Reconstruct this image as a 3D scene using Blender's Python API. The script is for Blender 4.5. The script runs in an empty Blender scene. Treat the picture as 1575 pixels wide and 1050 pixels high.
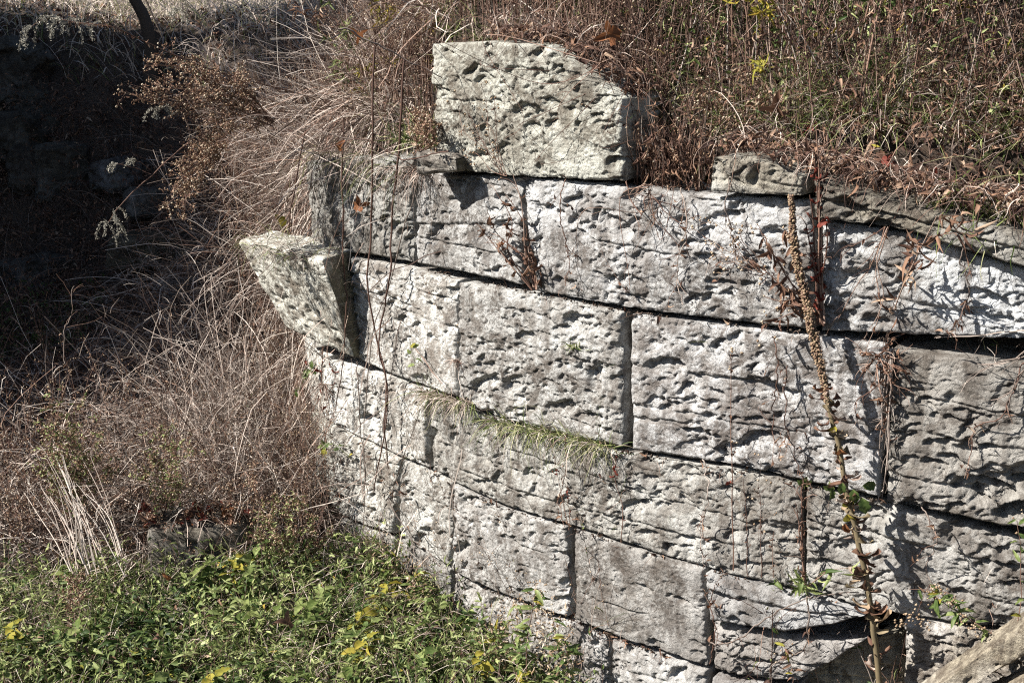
import bpy, math, random
import numpy as np
from mathutils import Vector, Matrix

# ------------------------------------------------------------------ camera, light, exposure
SC = bpy.context.scene
COL = SC.collection
EYE = 2.5
FPX = 2000.0
PITCH = math.atan(505.0 / FPX)
cam_data = bpy.data.cameras.new('camera')
cam_data.sensor_width = 36.0
cam_data.lens = FPX / 1575.0 * 36.0
cam_data.clip_start = 0.05
cam_data.clip_end = 300.0
cam = bpy.data.objects.new('camera', cam_data)
COL.objects.link(cam)
cam.location = (0, 0, EYE)
cam.rotation_euler = (math.pi / 2 - PITCH, 0, 0)
SC.camera = cam

SUN = Vector((-0.68, -0.15, 0.60)).normalized()          # towards the sun
world = bpy.data.worlds.new("World")
SC.world = world
world.use_nodes = True
wn = world.node_tree
sky = wn.nodes.new('ShaderNodeTexSky')
sky.sky_type = 'NISHITA'
sky.sun_disc = False
sky.sun_elevation = math.asin(SUN.z)
sky.sun_rotation = math.atan2(SUN.x, SUN.y)
bg = wn.nodes['Background']
wn.links.new(sky.outputs[0], bg.inputs[0])
bg.inputs[1].default_value = 0.05
sun_data = bpy.data.lights.new('sun', 'SUN')
sun_data.energy = 5.0
sun_data.angle = math.radians(0.5)
sun_data.color = (1.0, 0.958, 0.90)
sun = bpy.data.objects.new('sun', sun_data)
COL.objects.link(sun)
sun.rotation_euler = SUN.to_track_quat('Z', 'Y').to_euler()
sun.location = (-6, -2, 8)
SC.view_settings.view_transform = 'Standard'
SC.view_settings.look = 'None'
SC.view_settings.exposure = 1.4
SC.view_settings.gamma = 1.0
SC.cycles.use_denoising = False
SC.cycles.pixel_filter_type = 'BLACKMAN_HARRIS'
SC.cycles.filter_width = 1.15
SC.cycles.max_bounces = 5
SC.cycles.diffuse_bounces = 2
SC.cycles.transparent_max_bounces = 4

rng = np.random.default_rng(7)
CP, SP = math.cos(PITCH), math.sin(PITCH)

# ------------------------------------------------------------------ numeric noise
def hsh(ix, iy, seed):
    h = (ix.astype(np.int64) * 374761393 + iy.astype(np.int64) * 668265263 + seed * 1442695041) & 0xffffffff
    h = ((h ^ (h >> 13)) * 1274126177) & 0xffffffff
    h = ((h ^ (h >> 15)) * 2246822519) & 0xffffffff
    return ((h ^ (h >> 16)) & 0xffffff) / 16777216.0

def vnoise(x, y, seed=0):
    ix, iy = np.floor(x), np.floor(y)
    fx, fy = x - ix, y - iy
    fx = fx * fx * fx * (fx * (fx * 6 - 15) + 10)
    fy = fy * fy * fy * (fy * (fy * 6 - 15) + 10)
    a, b = hsh(ix, iy, seed), hsh(ix + 1, iy, seed)
    c, d = hsh(ix, iy + 1, seed), hsh(ix + 1, iy + 1, seed)
    return ((a + (b - a) * fx) * (1 - fy) + (c + (d - c) * fx) * fy) * 2 - 1

def fbm(x, y, seed=0, octv=4, gain=0.5):
    s, a, n = 0, 1.0, 0
    for k in range(octv):
        s = s + a * vnoise(x, y, seed + k * 17)
        n += a
        a *= gain
        x, y = x * 2.03 + 5.1, y * 2.03 + 3.7
    return s / n

def smooth(t):
    t = np.clip(t, 0, 1)
    return t * t * (3 - 2 * t)

def scoops(x, y, cell, seed, density, aspect=1.5, sharp=0.75):
    """conchoidal chips: a steep lip on one side, running out flat on the other"""
    X, Y = x / (cell * aspect), y / cell
    ix, iy = np.floor(X), np.floor(Y)
    out = np.zeros_like(x)
    for dx in (-1, 0, 1):
        for dy in (-1, 0, 1):
            cx, cy = ix + dx, iy + dy
            px = cx + 0.5 + 0.9 * (hsh(cx, cy, seed) - .5)
            py = cy + 0.5 + 0.9 * (hsh(cx, cy, seed + 1) - .5)
            on = hsh(cx, cy, seed + 2) < density
            R = 0.34 + 0.42 * hsh(cx, cy, seed + 3)
            ang = (hsh(cx, cy, seed + 4) - .5) * 2.0
            ca, sa = np.cos(ang), np.sin(ang)
            ux, uy = (X - px), (Y - py)
            vx, vy = (ux * ca + uy * sa) / (R * 1.15), (-ux * sa + uy * ca) / (R * .85)
            rho = np.sqrt(vx * vx + vy * vy)
            prof = np.clip(1 - rho, 0, 1)
            body = np.minimum(prof * 5.0, 1.0) * (0.38 + sharp * np.clip(vy * .8 - vx * .35, -.35, 1))
            d = np.where(on & (rho < 1), body * R * cell, 0)
            out = np.maximum(out, d)
    return out

# ------------------------------------------------------------------ the wall's plan line and pixel rays
PLAN = np.array([(-1.22, 7.35), (-1.12, 6.85), (-0.97, 6.40), (-0.57, 5.92), (-0.25, 5.50), (-0.04, 5.24), (.2, 4.98),
                 (.44, 4.74), (.75, 4.50), (1.0, 4.32), (1.24, 4.16), (1.62, 3.94), (2.05, 3.72), (2.6, 3.46)], float)
def _chaikin(P):
    Q = [P[0]]
    for a, b in zip(P[:-1], P[1:]):
        Q += [a * .75 + b * .25, a * .25 + b * .75]
    return np.array(Q + [P[-1]])
PLAN = _chaikin(_chaikin(PLAN))
SEG = np.diff(PLAN, axis=0)
SLEN = np.r_[0, np.cumsum(np.hypot(SEG[:, 0], SEG[:, 1]))]
TAN = np.gradient(PLAN, axis=0)
TAN /= np.linalg.norm(TAN, axis=1)[:, None]
NOR = np.c_[TAN[:, 1], -TAN[:, 0]]                        # out of the wall, towards the camera and left
if (NOR[5] @ np.array([-0.4, -0.9])) < 0: NOR = -NOR
def plan_at(s):
    return np.stack([np.interp(s, SLEN, PLAN[:, 0]), np.interp(s, SLEN, PLAN[:, 1])], -1)
def nor_at(s):
    n = np.stack([np.interp(s, SLEN, NOR[:, 0]), np.interp(s, SLEN, NOR[:, 1])], -1)
    return n / np.linalg.norm(n, axis=-1)[..., None]

def ray(px, py):
    xc, yc = (px - 787.5) / FPX, (py - 525) / FPX
    return np.array([xc, CP - SP * yc, -(SP + CP * yc)])
def at(px, py, Y):
    d = ray(px, py)
    p = d * (Y / d[1])
    return np.array([p[0], p[1], EYE + p[2]])
def sh(px, py, off=0.0):
    """where the line of sight meets the wall face (moved out by off): (length along, height)"""
    d = ray(px, py)
    P = PLAN + NOR * off
    g = P[:, 0] * d[1] - P[:, 1] * d[0]
    idx = np.where(np.sign(g[:-1]) != np.sign(g[1:]))[0]
    if len(idx) == 0:
        k = int(np.argmin(abs(g)))
        k = min(k, len(P) - 2); t = 0.0 if g[k] > 0 else 0.0
        q = P[k]; s = SLEN[k]
    else:
        k = idx[-1]
        t = g[k] / (g[k] - g[k + 1])
        q = P[k] * (1 - t) + P[k + 1] * t
        s = SLEN[k] * (1 - t) + SLEN[k + 1] * t
    return s, EYE + d[2] * (q[1] / d[1])
def wp(px, py, off=0.0):
    s, h = sh(px, py, off)
    q = plan_at(s) + nor_at(s) * off
    return np.array([q[0], q[1], h])

# ------------------------------------------------------------------ materials
def nodes(name):
    m = bpy.data.materials.new(name)
    m.use_nodes = True
    nt = m.node_tree
    return m, nt, nt.nodes['Principled BSDF']
def N(nt, t, **kw):
    n = nt.nodes.new(t)
    for k, v in kw.items(): setattr(n, k, v)
    return n
def noise(nt, co, scale, detail=5, rough=.6, dist=0):
    n = N(nt, 'ShaderNodeTexNoise')
    n.inputs['Scale'].default_value = scale
    n.inputs['Detail'].default_value = detail
    n.inputs['Roughness'].default_value = rough
    n.inputs['Distortion'].default_value = dist
    if co is not None: nt.links.new(co, n.inputs['Vector'])
    return n.outputs['Fac']
def ramp(nt, fac, stops):
    r = N(nt, 'ShaderNodeValToRGB')
    e = r.color_ramp.elements
    while len(e) < len(stops): e.new(.5)
    for i, (p, c) in enumerate(stops):
        e[i].position = p
        e[i].color = (c if len(c) == 4 else (*c, 1)) if not isinstance(c, (int, float)) else (c, c, c, 1)
    nt.links.new(fac, r.inputs[0])
    return r.outputs[0]
def mix(nt, fac, a, b, mode='MIX'):
    m = N(nt, 'ShaderNodeMix', data_type='RGBA', blend_type=mode)
    for s, v in ((m.inputs[0], fac), (m.inputs[6], a), (m.inputs[7], b)):
        if hasattr(v, 'is_output'): nt.links.new(v, s)
        elif isinstance(v, (int, float)): s.default_value = v
        else: s.default_value = (*v, 1)
    return m.outputs[2]
def bump(nt, bs, h, strength, dist):
    b = N(nt, 'ShaderNodeBump')
    b.inputs['Strength'].default_value = strength
    b.inputs['Distance'].default_value = dist
    nt.links.new(h, b.inputs['Height'])
    nt.links.new(b.outputs[0], bs.inputs['Normal'])

def stone_material(name, light, mid, dark, white=0.5):
    m, nt, bs = nodes(name)
    co = N(nt, 'ShaderNodeTexCoord').outputs['Object']
    oi = N(nt, 'ShaderNodeObjectInfo')
    at_ = N(nt, 'ShaderNodeAttribute', attribute_name='relief')
    patches = noise(nt, co, 3.4, 7, .66, .8)
    spots = noise(nt, co, 15, 7, .74, .5)
    fleck = noise(nt, co, 70, 5, .75, .4)
    grain = noise(nt, co, 260, 3, .7)
    c = mix(nt, ramp(nt, patches, [(.40, 0.0), (.58, 1.0)]), dark, mid)
    c = mix(nt, ramp(nt, spots, [(.44, 0.0), (.54, .9)]), c, light)
    c = mix(nt, ramp(nt, at_.outputs['Fac'], [(.20, white), (.55, 0.0)]), c, (min(light[0] * 1.16, .72), min(light[1] * 1.16, .72), min(light[2] * 1.15, .74)))
    mul = N(nt, 'ShaderNodeMath', operation='MULTIPLY')
    nt.links.new(ramp(nt, fleck, [(.50, 0.0), (.60, .85)]), mul.inputs[0])
    nt.links.new(ramp(nt, patches, [(.42, 1.0), (.64, .22)]), mul.inputs[1])
    c = mix(nt, mul.outputs[0], c, (.105, .090, .078))
    big = noise(nt, co, 1.15, 5, .6, .5)
    c = mix(nt, ramp(nt, big, [(.50, 0.0), (.58, .72)]), c, (.62, .62, .605))
    stain = noise(nt, co, 4.8, 7, .72, 1.2)
    c = mix(nt, ramp(nt, stain, [(.51, 0.0), (.60, .72)]), c, (.125, .105, .09))
    # thin mineral veins following the bedding
    mp = N(nt, 'ShaderNodeMapping')
    mp.inputs['Scale'].default_value = (1.2, 1.2, 26)
    nt.links.new(co, mp.inputs[0])
    vein = noise(nt, mp.outputs[0], 1.6, 4, .55, .5)
    c = mix(nt, ramp(nt, vein, [(.485, 0.0), (.5, .28), (.515, 0.0)]), c, (.66, .65, .61))
    big2 = noise(nt, co, 1.7, 6, .62, 1.0)
    c = mix(nt, ramp(nt, big2, [(.54, 0.0), (.64, .5)]), c, (.15, .128, .108))
    streak = N(nt, 'ShaderNodeMapping')
    streak.inputs['Scale'].default_value = (14, 14, 1.3)
    nt.links.new(co, streak.inputs[0])
    st = noise(nt, streak.outputs[0], 1.2, 5, .6, .2)
    c = mix(nt, ramp(nt, st, [(.52, 0.0), (.66, .6)]), c, (.15, .132, .115))
    c = mix(nt, 1.0, c, oi.outputs['Color'], 'MULTIPLY')
    g = ramp(nt, grain, [(.3, .8), (.7, 1.12)])
    c = mix(nt, 1.0, c, g, 'MULTIPLY')
    nt.links.new(c, bs.inputs['Base Color'])
    bs.inputs['Roughness'].default_value = .92
    bs.inputs['Specular IOR Level'].default_value = .25
    hh = N(nt, 'ShaderNodeMath', operation='ADD')
    nt.links.new(noise(nt, co, 120, 6, .75), hh.inputs[0])
    nt.links.new(spots, hh.inputs[1])
    bump(nt, bs, hh.outputs[0], 1.0, .012)
    return m

M = {}
def veg_material(name, stops, trans=.25, rough=.7, patch=0.35, spec=.18):
    m, nt, bs = nodes(name)
    a = N(nt, 'ShaderNodeAttribute', attribute_name='rnd')
    c = ramp(nt, a.outputs['Fac'], stops)
    co = N(nt, 'ShaderNodeTexCoord').outputs['Object']
    n = noise(nt, co, 60, 3, .6)
    c = mix(nt, patch, c, ramp(nt, n, [(.3, .35), (.7, 1.0)]), 'MULTIPLY')
    nt.links.new(c, bs.inputs['Base Color'])
    bs.inputs['Roughness'].default_value = rough
    bs.inputs['Specular IOR Level'].default_value = spec
    if trans:
        tr = N(nt, 'ShaderNodeBsdfTranslucent')
        nt.links.new(c, tr.inputs[0])
        ms = N(nt, 'ShaderNodeMixShader')
        ms.inputs[0].default_value = trans
        nt.links.new(bs.outputs[0], ms.inputs[1]); nt.links.new(tr.outputs[0], ms.inputs[2])
        nt.links.new(ms.outputs[0], nt.nodes['Material Output'].inputs[0])
    return m

M['stone'] = stone_material('weathered sandstone', (.50, .495, .475), (.235, .216, .194), (.098, .084, .072))
M['brownstone'] = stone_material('brown lichened sandstone', (.42, .395, .34), (.22, .195, .16), (.085, .07, .057), white=.35)
M['shadestone'] = stone_material('dark mossy stone', (.13, .125, .09), (.085, .08, .055), (.045, .042, .03), white=.0)  # greenish stone darkened to paint shade onto a block's right end
M['straw'] = veg_material('dry straw', [(0, (.08, .052, .042)), (.35, (.25, .185, .15)), (.7, (.47, .38, .32)), (1, (.72, .63, .54))], .15)
M['greytwig'] = veg_material('grey dead twig', [(0, (.05, .04, .033)), (.55, (.24, .19, .16)), (.85, (.50, .43, .37)), (1, (.66, .59, .52))], 0)
M['redtwig'] = veg_material('reddish brown dead stem', [(0, (.035, .020, .016)), (.45, (.11, .062, .046)), (.8, (.22, .135, .098)), (1, (.40, .30, .24))], 0)
M['deadleaf'] = veg_material('withered brown leaf', [(0, (.04, .022, .018)), (.4, (.115, .062, .043)), (.8, (.25, .145, .092)), (1, (.42, .31, .22))], .2)
M['green'] = veg_material('green leaf', [(0, (.022, .042, .012)), (.35, (.065, .105, .028)), (.65, (.205, .245, .085)), (1, (.42, .46, .20))], .3, .5)
M['grass'] = veg_material('green grass blade', [(0, (.03, .05, .012)), (.4, (.10, .14, .035)), (.7, (.25, .28, .10)), (1, (.50, .47, .27))], .3, .55)
M['yellow'] = veg_material('yellowing leaf', [(0, (.13, .13, .025)), (.5, (.27, .25, .04)), (1, (.42, .30, .05))], .3)
M['seed'] = veg_material('fluffy seed head', [(0, (.21, .13, .08)), (.5, (.38, .28, .18)), (1, (.60, .52, .40))], .2)
M['silver'] = veg_material('silvery seed plume', [(0, (.18, .165, .13)), (1, (.50, .475, .40))], .2)
M['orange'] = veg_material('orange brown maple leaf', [(0, (.10, .04, .02)), (.5, (.22, .09, .04)), (1, (.36, .18, .08))], .3)
M['redleaf'] = veg_material('dark red withered leaf', [(0, (.07, .016, .012)), (1, (.24, .06, .04))], .2)
M['stalk'] = veg_material('olive brown stalk', [(0, (.07, .055, .035)), (.5, (.15, .118, .068)), (1, (.30, .24, .16))], 0)
M['bark'] = veg_material('dark ridged bark', [(0, (.05, .038, .03)), (1, (.09, .07, .055))], 0, .9)

def soil_material(name, a, b, c3):
    m, nt, bs = nodes(name)
    co = N(nt, 'ShaderNodeTexCoord').outputs['Object']
    c = mix(nt, ramp(nt, noise(nt, co, 2.2, 6, .65), [(.35, 0.0), (.65, 1.0)]), a, b)
    c = mix(nt, ramp(nt, noise(nt, co, 45, 5, .7, 1.), [(.50, 0.0), (.62, .9)]), c, c3)
    nt.links.new(c, bs.inputs['Base Color'])
    bs.inputs['Roughness'].default_value = .95
    bump(nt, bs, noise(nt, co, 40, 7, .75, .8), 1., .05)
    return m
M['soil'] = soil_material('earth with leaf litter', (.030, .021, .015), (.065, .043, .029), (.12, .078, .05))

# ------------------------------------------------------------------ mesh building
def tag(o, label=None, cat=None, group=None, kind=None):
    if label: o['label'] = label
    if cat: o['category'] = cat
    if group: o['group'] = group
    if kind: o['kind'] = kind
    return o
def empty(name, loc, label=None, cat=None, group=None, kind=None):
    o = bpy.data.objects.new(name, None)
    o.empty_display_size = .05
    COL.objects.link(o)
    o.location = [float(v) for v in loc]
    return tag(o, label, cat, group, kind)
def raw_mesh(name, V, F, mats, mi=None, attr=None, smooth_=False):
    me = bpy.data.meshes.new(name)
    V = np.ascontiguousarray(V, np.float32); F = np.ascontiguousarray(F, np.int32)
    k = F.shape[1]
    me.vertices.add(len(V)); me.vertices.foreach_set('co', V.ravel())
    me.loops.add(F.size); me.loops.foreach_set('vertex_index', F.ravel())
    me.polygons.add(len(F)); me.polygons.foreach_set('loop_start', np.arange(0, F.size, k, dtype=np.int32))
    for m in mats: me.materials.append(m)
    if mi is not None: me.polygons.foreach_set('material_index', np.ascontiguousarray(mi, np.int32))
    if smooth_: me.polygons.foreach_set('use_smooth', np.ones(len(F), bool))
    me.update(calc_edges=True)
    for an, av in (attr or {}).items():
        a = me.attributes.new(an, 'FLOAT', 'POINT')
        a.data.foreach_set('value', np.ascontiguousarray(av, np.float32))
    me.validate()
    return me
def link(name, me, parent=None, loc=None):
    o = bpy.data.objects.new(name, me)
    COL.objects.link(o)
    if parent is not None:
        o.parent = parent
    if loc is not None: o.location = [float(v) for v in loc]
    return o

def unit(v):
    return v / np.maximum(np.linalg.norm(v, axis=-1, keepdims=True), 1e-9)
class Batch:
    """collects tubes, blades, leaves and seeds and links them as ONE mesh"""
    def __init__(s, *mats):
        s.mats = [M[m] for m in mats]; s.names = list(mats); s.V = []; s.F = []; s.R = []; s.I = []; s.n = 0
    def _add(s, V, F, R, mat):
        s.V.append(V); s.F.append(F + s.n); s.R.append(R); s.I.append(np.full(len(F), s.names.index(mat))); s.n += len(V)
    def tubes(s, P, R, rnd, mat, sides=3):
        n, k, _ = P.shape
        T = unit(np.gradient(P, axis=1))
        ref = np.where(np.abs(T[..., 2:3]) > .9, np.array([1., 0, 0]), np.array([0, 0, 1.]))
        A = unit(np.cross(T, ref)); B = np.cross(T, A)
        th = np.arange(sides) * 2 * np.pi / sides
        ring = P[:, :, None] + R[:, :, None, None] * (A[:, :, None] * np.cos(th)[None, None, :, None] + B[:, :, None] * np.sin(th)[None, None, :, None])
        V = ring.reshape(-1, 3)
        i = np.arange(n)[:, None, None] * k * sides; j = np.arange(k - 1)[None, :, None] * sides; q = np.arange(sides)[None, None]
        a = i + j + q; b = i + j + (q + 1) % sides
        F = np.concatenate([np.stack([a, b, b + sides], -1).reshape(-1, 3), np.stack([a, b + sides, a + sides], -1).reshape(-1, 3)])
        s._add(V, F, np.repeat(rnd, k * sides), mat)
    def blades(s, P, W, rnd, mat):
        n, k, _ = P.shape
        T = unit(np.gradient(P, axis=1))
        side = unit(rng.normal(size=(n, 1, 3)) * np.array([1, 1, .25]))
        A = unit(np.cross(T, np.cross(side, T)))
        V = np.stack([P - A * W[..., None] * .5, P + A * W[..., None] * .5], 2).reshape(-1, 3)
        i = np.arange(n)[:, None] * k * 2; j = np.arange(k - 1)[None] * 2
        a = i + j
        F = np.concatenate([np.stack([a, a + 1, a + 3], -1).reshape(-1, 3), np.stack([a, a + 3, a + 2], -1).reshape(-1, 3)])
        s._add(V, F, np.repeat(rnd, k * 2), mat)
    def leaves(s, C, D, Nn, L, Wd, rnd, mat, curl=.25):
        D = unit(D); S = unit(np.cross(D, Nn)); U = np.cross(S, D)
        L = L[:, None]; Wd = Wd[:, None]
        fold = Wd * .35
        v = [C, C + D * L * .30 + S * Wd * .46 + U * fold, C + D * L * .30 - S * Wd * .46 + U * fold,
             C + D * L * .42, C + D * L * .68 + S * Wd * .34 + U * fold * .5 - U * L * curl * .3, C + D * L * .68 - S * Wd * .34 + U * fold * .5 - U * L * curl * .3,
             C + D * L - U * L * curl]
        V = np.stack(v, 1).reshape(-1, 3)
        t = np.array([(0, 1, 3), (0, 3, 2), (1, 4, 3), (3, 5, 2), (3, 4, 6), (3, 6, 5)])
        F = (np.arange(len(C))[:, None, None] * 7 + t[None]).reshape(-1, 3)
        s._add(V, F, np.repeat(rnd, 7), mat)
    def blobs(s, C, r, rnd, mat):
        o = np.array([(1, 0, 0), (-1, 0, 0), (0, 1, 0), (0, -1, 0), (0, 0, 1), (0, 0, -1)], float)
        n = len(C)
        V = (C[:, None] + r[:, None, None] * o[None] * rng.uniform(.6, 1.25, (n, 6, 1))).reshape(-1, 3)
        t = np.array([(0, 2, 4), (2, 1, 4), (1, 3, 4), (3, 0, 4), (2, 0, 5), (1, 2, 5), (3, 1, 5), (0, 3, 5)])
        F = (np.arange(n)[:, None, None] * 6 + t[None]).reshape(-1, 3)
        s._add(V, F, np.repeat(rnd, 6), mat)
    def mesh(s, name, origin=None):
        V = np.concatenate(s.V)
        if origin is not None: V = V - np.asarray(origin)[None]
        return raw_mesh(name, V, np.concatenate(s.F), s.mats, np.concatenate(s.I), {'rnd': np.concatenate(s.R)})
    def build(s, name, parent=None, origin=None):
        if parent is not None and origin is None: origin = np.array(parent.location)
        o = link(name, s.mesh(name, origin), parent, None if parent is not None else origin)
        if parent is not None and name not in ('stem', 'trunk'): o['kind'] = 'stuff'
        return o

def U(a, b, n=None): return rng.uniform(a, b, n)
def grow(base, d, length, K=6, droop=.6, wander=.25):
    n = len(base)
    d = unit(np.array(d, float)); P = [np.array(base, float)]
    length = np.broadcast_to(length, (n,))[:, None]; droop = np.broadcast_to(droop, (n,))[:, None]
    drift = rng.normal(size=(n, 3)) * wander * .6
    for k in range(K - 1):
        P.append(P[-1] + d * length / (K - 1))
        d = unit(d + (np.array([0, 0, -1.]) * droop + drift + rng.normal(size=(n, 3)) * wander) / (K - 1) * 1.6)
    return np.stack(P, 1)
def taper(n, K, r0, r1):
    t = np.linspace(0, 1, K)[None]
    return np.broadcast_to(r0, (n,))[:, None] * (1 - t) + np.broadcast_to(r1, (n,))[:, None] * t
def along(P, m, lo=.3, hi=1.0):
    """m random points on each path: position, tangent, owner"""
    n, K, _ = P.shape
    t = U(lo, hi, (n, m)) * (K - 1)
    i = np.minimum(t.astype(int), K - 2); f = (t - i)[..., None]
    r = np.arange(n)[:, None]
    A, B = P[r, i], P[r, i + 1]
    return (A * (1 - f) + B * f).reshape(-1, 3), unit(B - A).reshape(-1, 3), np.repeat(np.arange(n), m)
def spline(pts, K=None):
    pts = np.array(pts, float)
    K = K or (len(pts) * 4)
    t = np.linspace(0, len(pts) - 1, K)
    out = []
    for u in t:
        i = min(int(u), len(pts) - 2); f = u - i
        p0, p1, p2, p3 = pts[max(i - 1, 0)], pts[i], pts[i + 1], pts[min(i + 2, len(pts) - 1)]
        out.append(.5 * ((2 * p1) + (-p0 + p2) * f + (2 * p0 - 5 * p1 + 4 * p2 - p3) * f * f + (-p0 + 3 * p1 - 3 * p2 + p3) * f ** 3))
    return np.array(out)

# ------------------------------------------------------------------ the ground
BANK = np.array([(2.6, 3.46), (2.05, 3.72), (1.24, 4.16), (.44, 4.74), (-.04, 5.24), (-.57, 5.92), (-.97, 6.4), (-1.12, 6.85), (-1.22, 7.35), (-1.35, 8.1),
                 (-1.9, 9.2), (-3.2, 10.3), (-5.0, 10.6), (-5.9, 9.0), (-6.1, 7.2), (-7.4, 5.4), (-7.2, 0), (-7.0, -12)], float)
BANK = np.vstack([[(9.0, .5)], BANK])
def bank_dist(x, y):
    """distance behind the bank line (positive on the high side) and the place along it"""
    p = np.stack([x, y], -1)
    best = np.full(x.shape, 1e9); sgn = np.ones(x.shape); pos = np.zeros(x.shape)
    acc = 0.0
    for a, b in zip(BANK[:-1], BANK[1:]):
        e = b - a; L = np.hypot(*e)
        t = np.clip(((p - a) @ e) / L ** 2, 0, 1)
        q = a + t[..., None] * e
        dd = np.hypot(p[..., 0] - q[..., 0], p[..., 1] - q[..., 1])
        cr = e[0] * (p[..., 1] - a[1]) - e[1] * (p[..., 0] - a[0])
        m = dd < best - 1e-9
        best = np.where(m, dd, best); sgn = np.where(m, np.sign(-cr), sgn); pos = np.where(m, acc + t * L, pos)
        acc += L
    return best * sgn, pos
_bl = np.r_[0, np.cumsum(np.hypot(*np.diff(BANK, axis=0).T))]
def _bp(k): return _bl[k]
POS_END = _bp(9)                                          # where the masonry ends on the bank line
TOPX = np.array([-1.4, -1.0, -.72, -.66, -.37, -.34, .10, .42, .50, .80, 1.25, 1.7, 2.6])
TOPD = np.array([1.0, 1.05, .9, .62, .60, .14, .14, .36, .55, .56, .50, .52, .54])
def lower_z(x, y):
    D = 2.80 - .10 * (y - 4.8) - .11 * np.clip(y - 6.6, 0, 6) + .2 * smooth((x - .3) / 1.0)
    return EYE - D + .05 * fbm(x * 1.3, y * 1.3, 3)
def upper_z(x, y, d, pos):
    D = np.interp(x, TOPX, TOPD)
    farD = np.where(x < -3.6, .1 - .5 * np.clip((-3.6 - x) / 3, 0, 3), .12)
    w = smooth((pos - POS_END + .2) / 2.2)
    D = D * (1 - w) + farD * w
    D = D - 3.0 * w * smooth((-4.3 - x) / 2.0) * smooth((y - 4.9) / 1.7) * smooth((12.0 - y) / 2.0)  # unseen hill at left, raised to throw shade over the gully
    rise = .34 * np.clip(d, 0, 2.2) + .12 * np.clip(d - 2.2, 0, 8) + .02 * np.clip(d - 10, 0, 80)
    rise = rise * (1 - w) + w * (.05 * np.clip(d, 0, 6) + .07 * np.clip(d - 6, 0, 40))
    return EYE - D + rise + .06 * fbm(x * .9, y * .9, 9) * smooth(d / .8)
def ground_z(x, y):
    x = np.asarray(x, float); y = np.asarray(y, float)
    d, pos = bank_dist(x, y)
    w = smooth((pos - POS_END) / 1.6)
    width = .12 + 2.0 * w; start = .16 * (1 - w) - .9 * w
    t = smooth((d - start) / width)
    z = lower_z(x, y) * (1 - t) + upper_z(x, y, d, pos) * t
    return z + w * .10 * fbm(x * 2.2, y * 2.2, 21) + .012 * fbm(x * 9, y * 9, 4)
def coords(lo, hi, fine_lo, fine_hi, st):
    c = list(np.arange(fine_lo, fine_hi, st)); g = st
    v = fine_hi
    while v < hi: c.append(v); g *= 1.18; v += g
    c.append(hi); v = fine_lo; g = st; pre = []
    while v > lo: g *= 1.18; v -= g; pre.append(max(v, lo))
    return np.array(sorted(set(pre + c)))
gx, gy = coords(-60, 60, -3.4, 2.8, .045), coords(-20, 110, 3.6, 9.0, .045)
X, Y = np.meshgrid(gx, gy)
Z = ground_z(X, Y)
nx, ny = len(gx), len(gy)
ii = (np.arange(ny - 1)[:, None] * nx + np.arange(nx - 1)[None]).ravel()
G = link('ground', raw_mesh('ground', np.stack([X, Y, Z], -1).reshape(-1, 3), np.stack([ii, ii + 1, ii + nx + 1, ii + nx], -1), [M['soil']], smooth_=True))
tag(G, kind='structure')
G['label'] = 'dark earth bank and gully floor under leaf litter'

# ------------------------------------------------------------------ the stone wall, block by block
wall = empty('stone_wall', wp(787, 1000), 'curving retaining wall of big rough faced grey sandstone blocks', 'wall')
WL = np.array(wall.location)
def relief(s, h, seed, rough=1.0, slab=0.0):
    wx = s + .022 * fbm(s * 14, h * 14, seed + 5, 3) + .006 * fbm(s * 60, h * 60, seed + 8, 2)
    wy = h + .018 * fbm(s * 14, h * 14, seed + 6, 3) + .006 * fbm(s * 60, h * 60, seed + 9, 2)
    r = .015 * fbm(s * 3.2, h * 4.2, seed, 3)
    kb = .75 + .5 * hsh(np.array(seed), np.array(3), 1)      # every block was dressed a little differently
    fine = .6 + .8 * hsh(np.array(seed), np.array(9), 2)
    mask = smooth(.30 + 1.9 * vnoise(s * 4.2, h * 5, seed + 44))
    mask2 = smooth(.40 + 1.8 * vnoise(s * 7, h * 8, seed + 45))
    r = r - mask * scoops(wx, wy, .088, seed + 10, .36 * rough * kb, 1.6) * (.62 + 1.8 * max(0, rough - 1.1))
    r = r - (.2 + .9 * mask2) * scoops(wx + .37, wy + .11, .042, seed + 20, .52 * rough, 1.5) * .92 * kb
    r = r - (.15 + .75 * mask) * scoops(wx * .9, wy * .9 + .07, .021, seed + 30, .62 * rough * fine, 1.4) * 1.05
    r = r - scoops(wx + .2, wy + .5, .0125, seed + 35, .50 * fine, 1.3, .4) * .9
    rid = 1 - np.abs(fbm(wx * 14, wy * 19, seed + 50, 4))
    r = r + (.0015 + .0045 * mask2) * (rid - .75) + (.0018 + .0025 * mask) * fbm(s * 50, h * 64, seed + 60, 4, .62)
    # natural bedding: a few thin open seams and tiny steps running along the block
    for q in range(2):
        hq = hsh(np.array(seed), np.array(q), 77)
        z0 = (h * 1.0 + .022 * fbm(s * 3, h * 0 + q, seed + 63, 4) + .006 * fbm(s * 22, h * 0 + q, seed + 64, 2)) % .47 - .04 - .42 * hq
        on = smooth(vnoise(s * 3.5, h * 0 + q * 5.1, seed + 65) * 2.2)
        r = r - on * .008 * np.exp(-(z0 / .0032) ** 2) + on * .005 * (smooth(z0 / .01) - smooth(z0 / .09))
    return r
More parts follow.
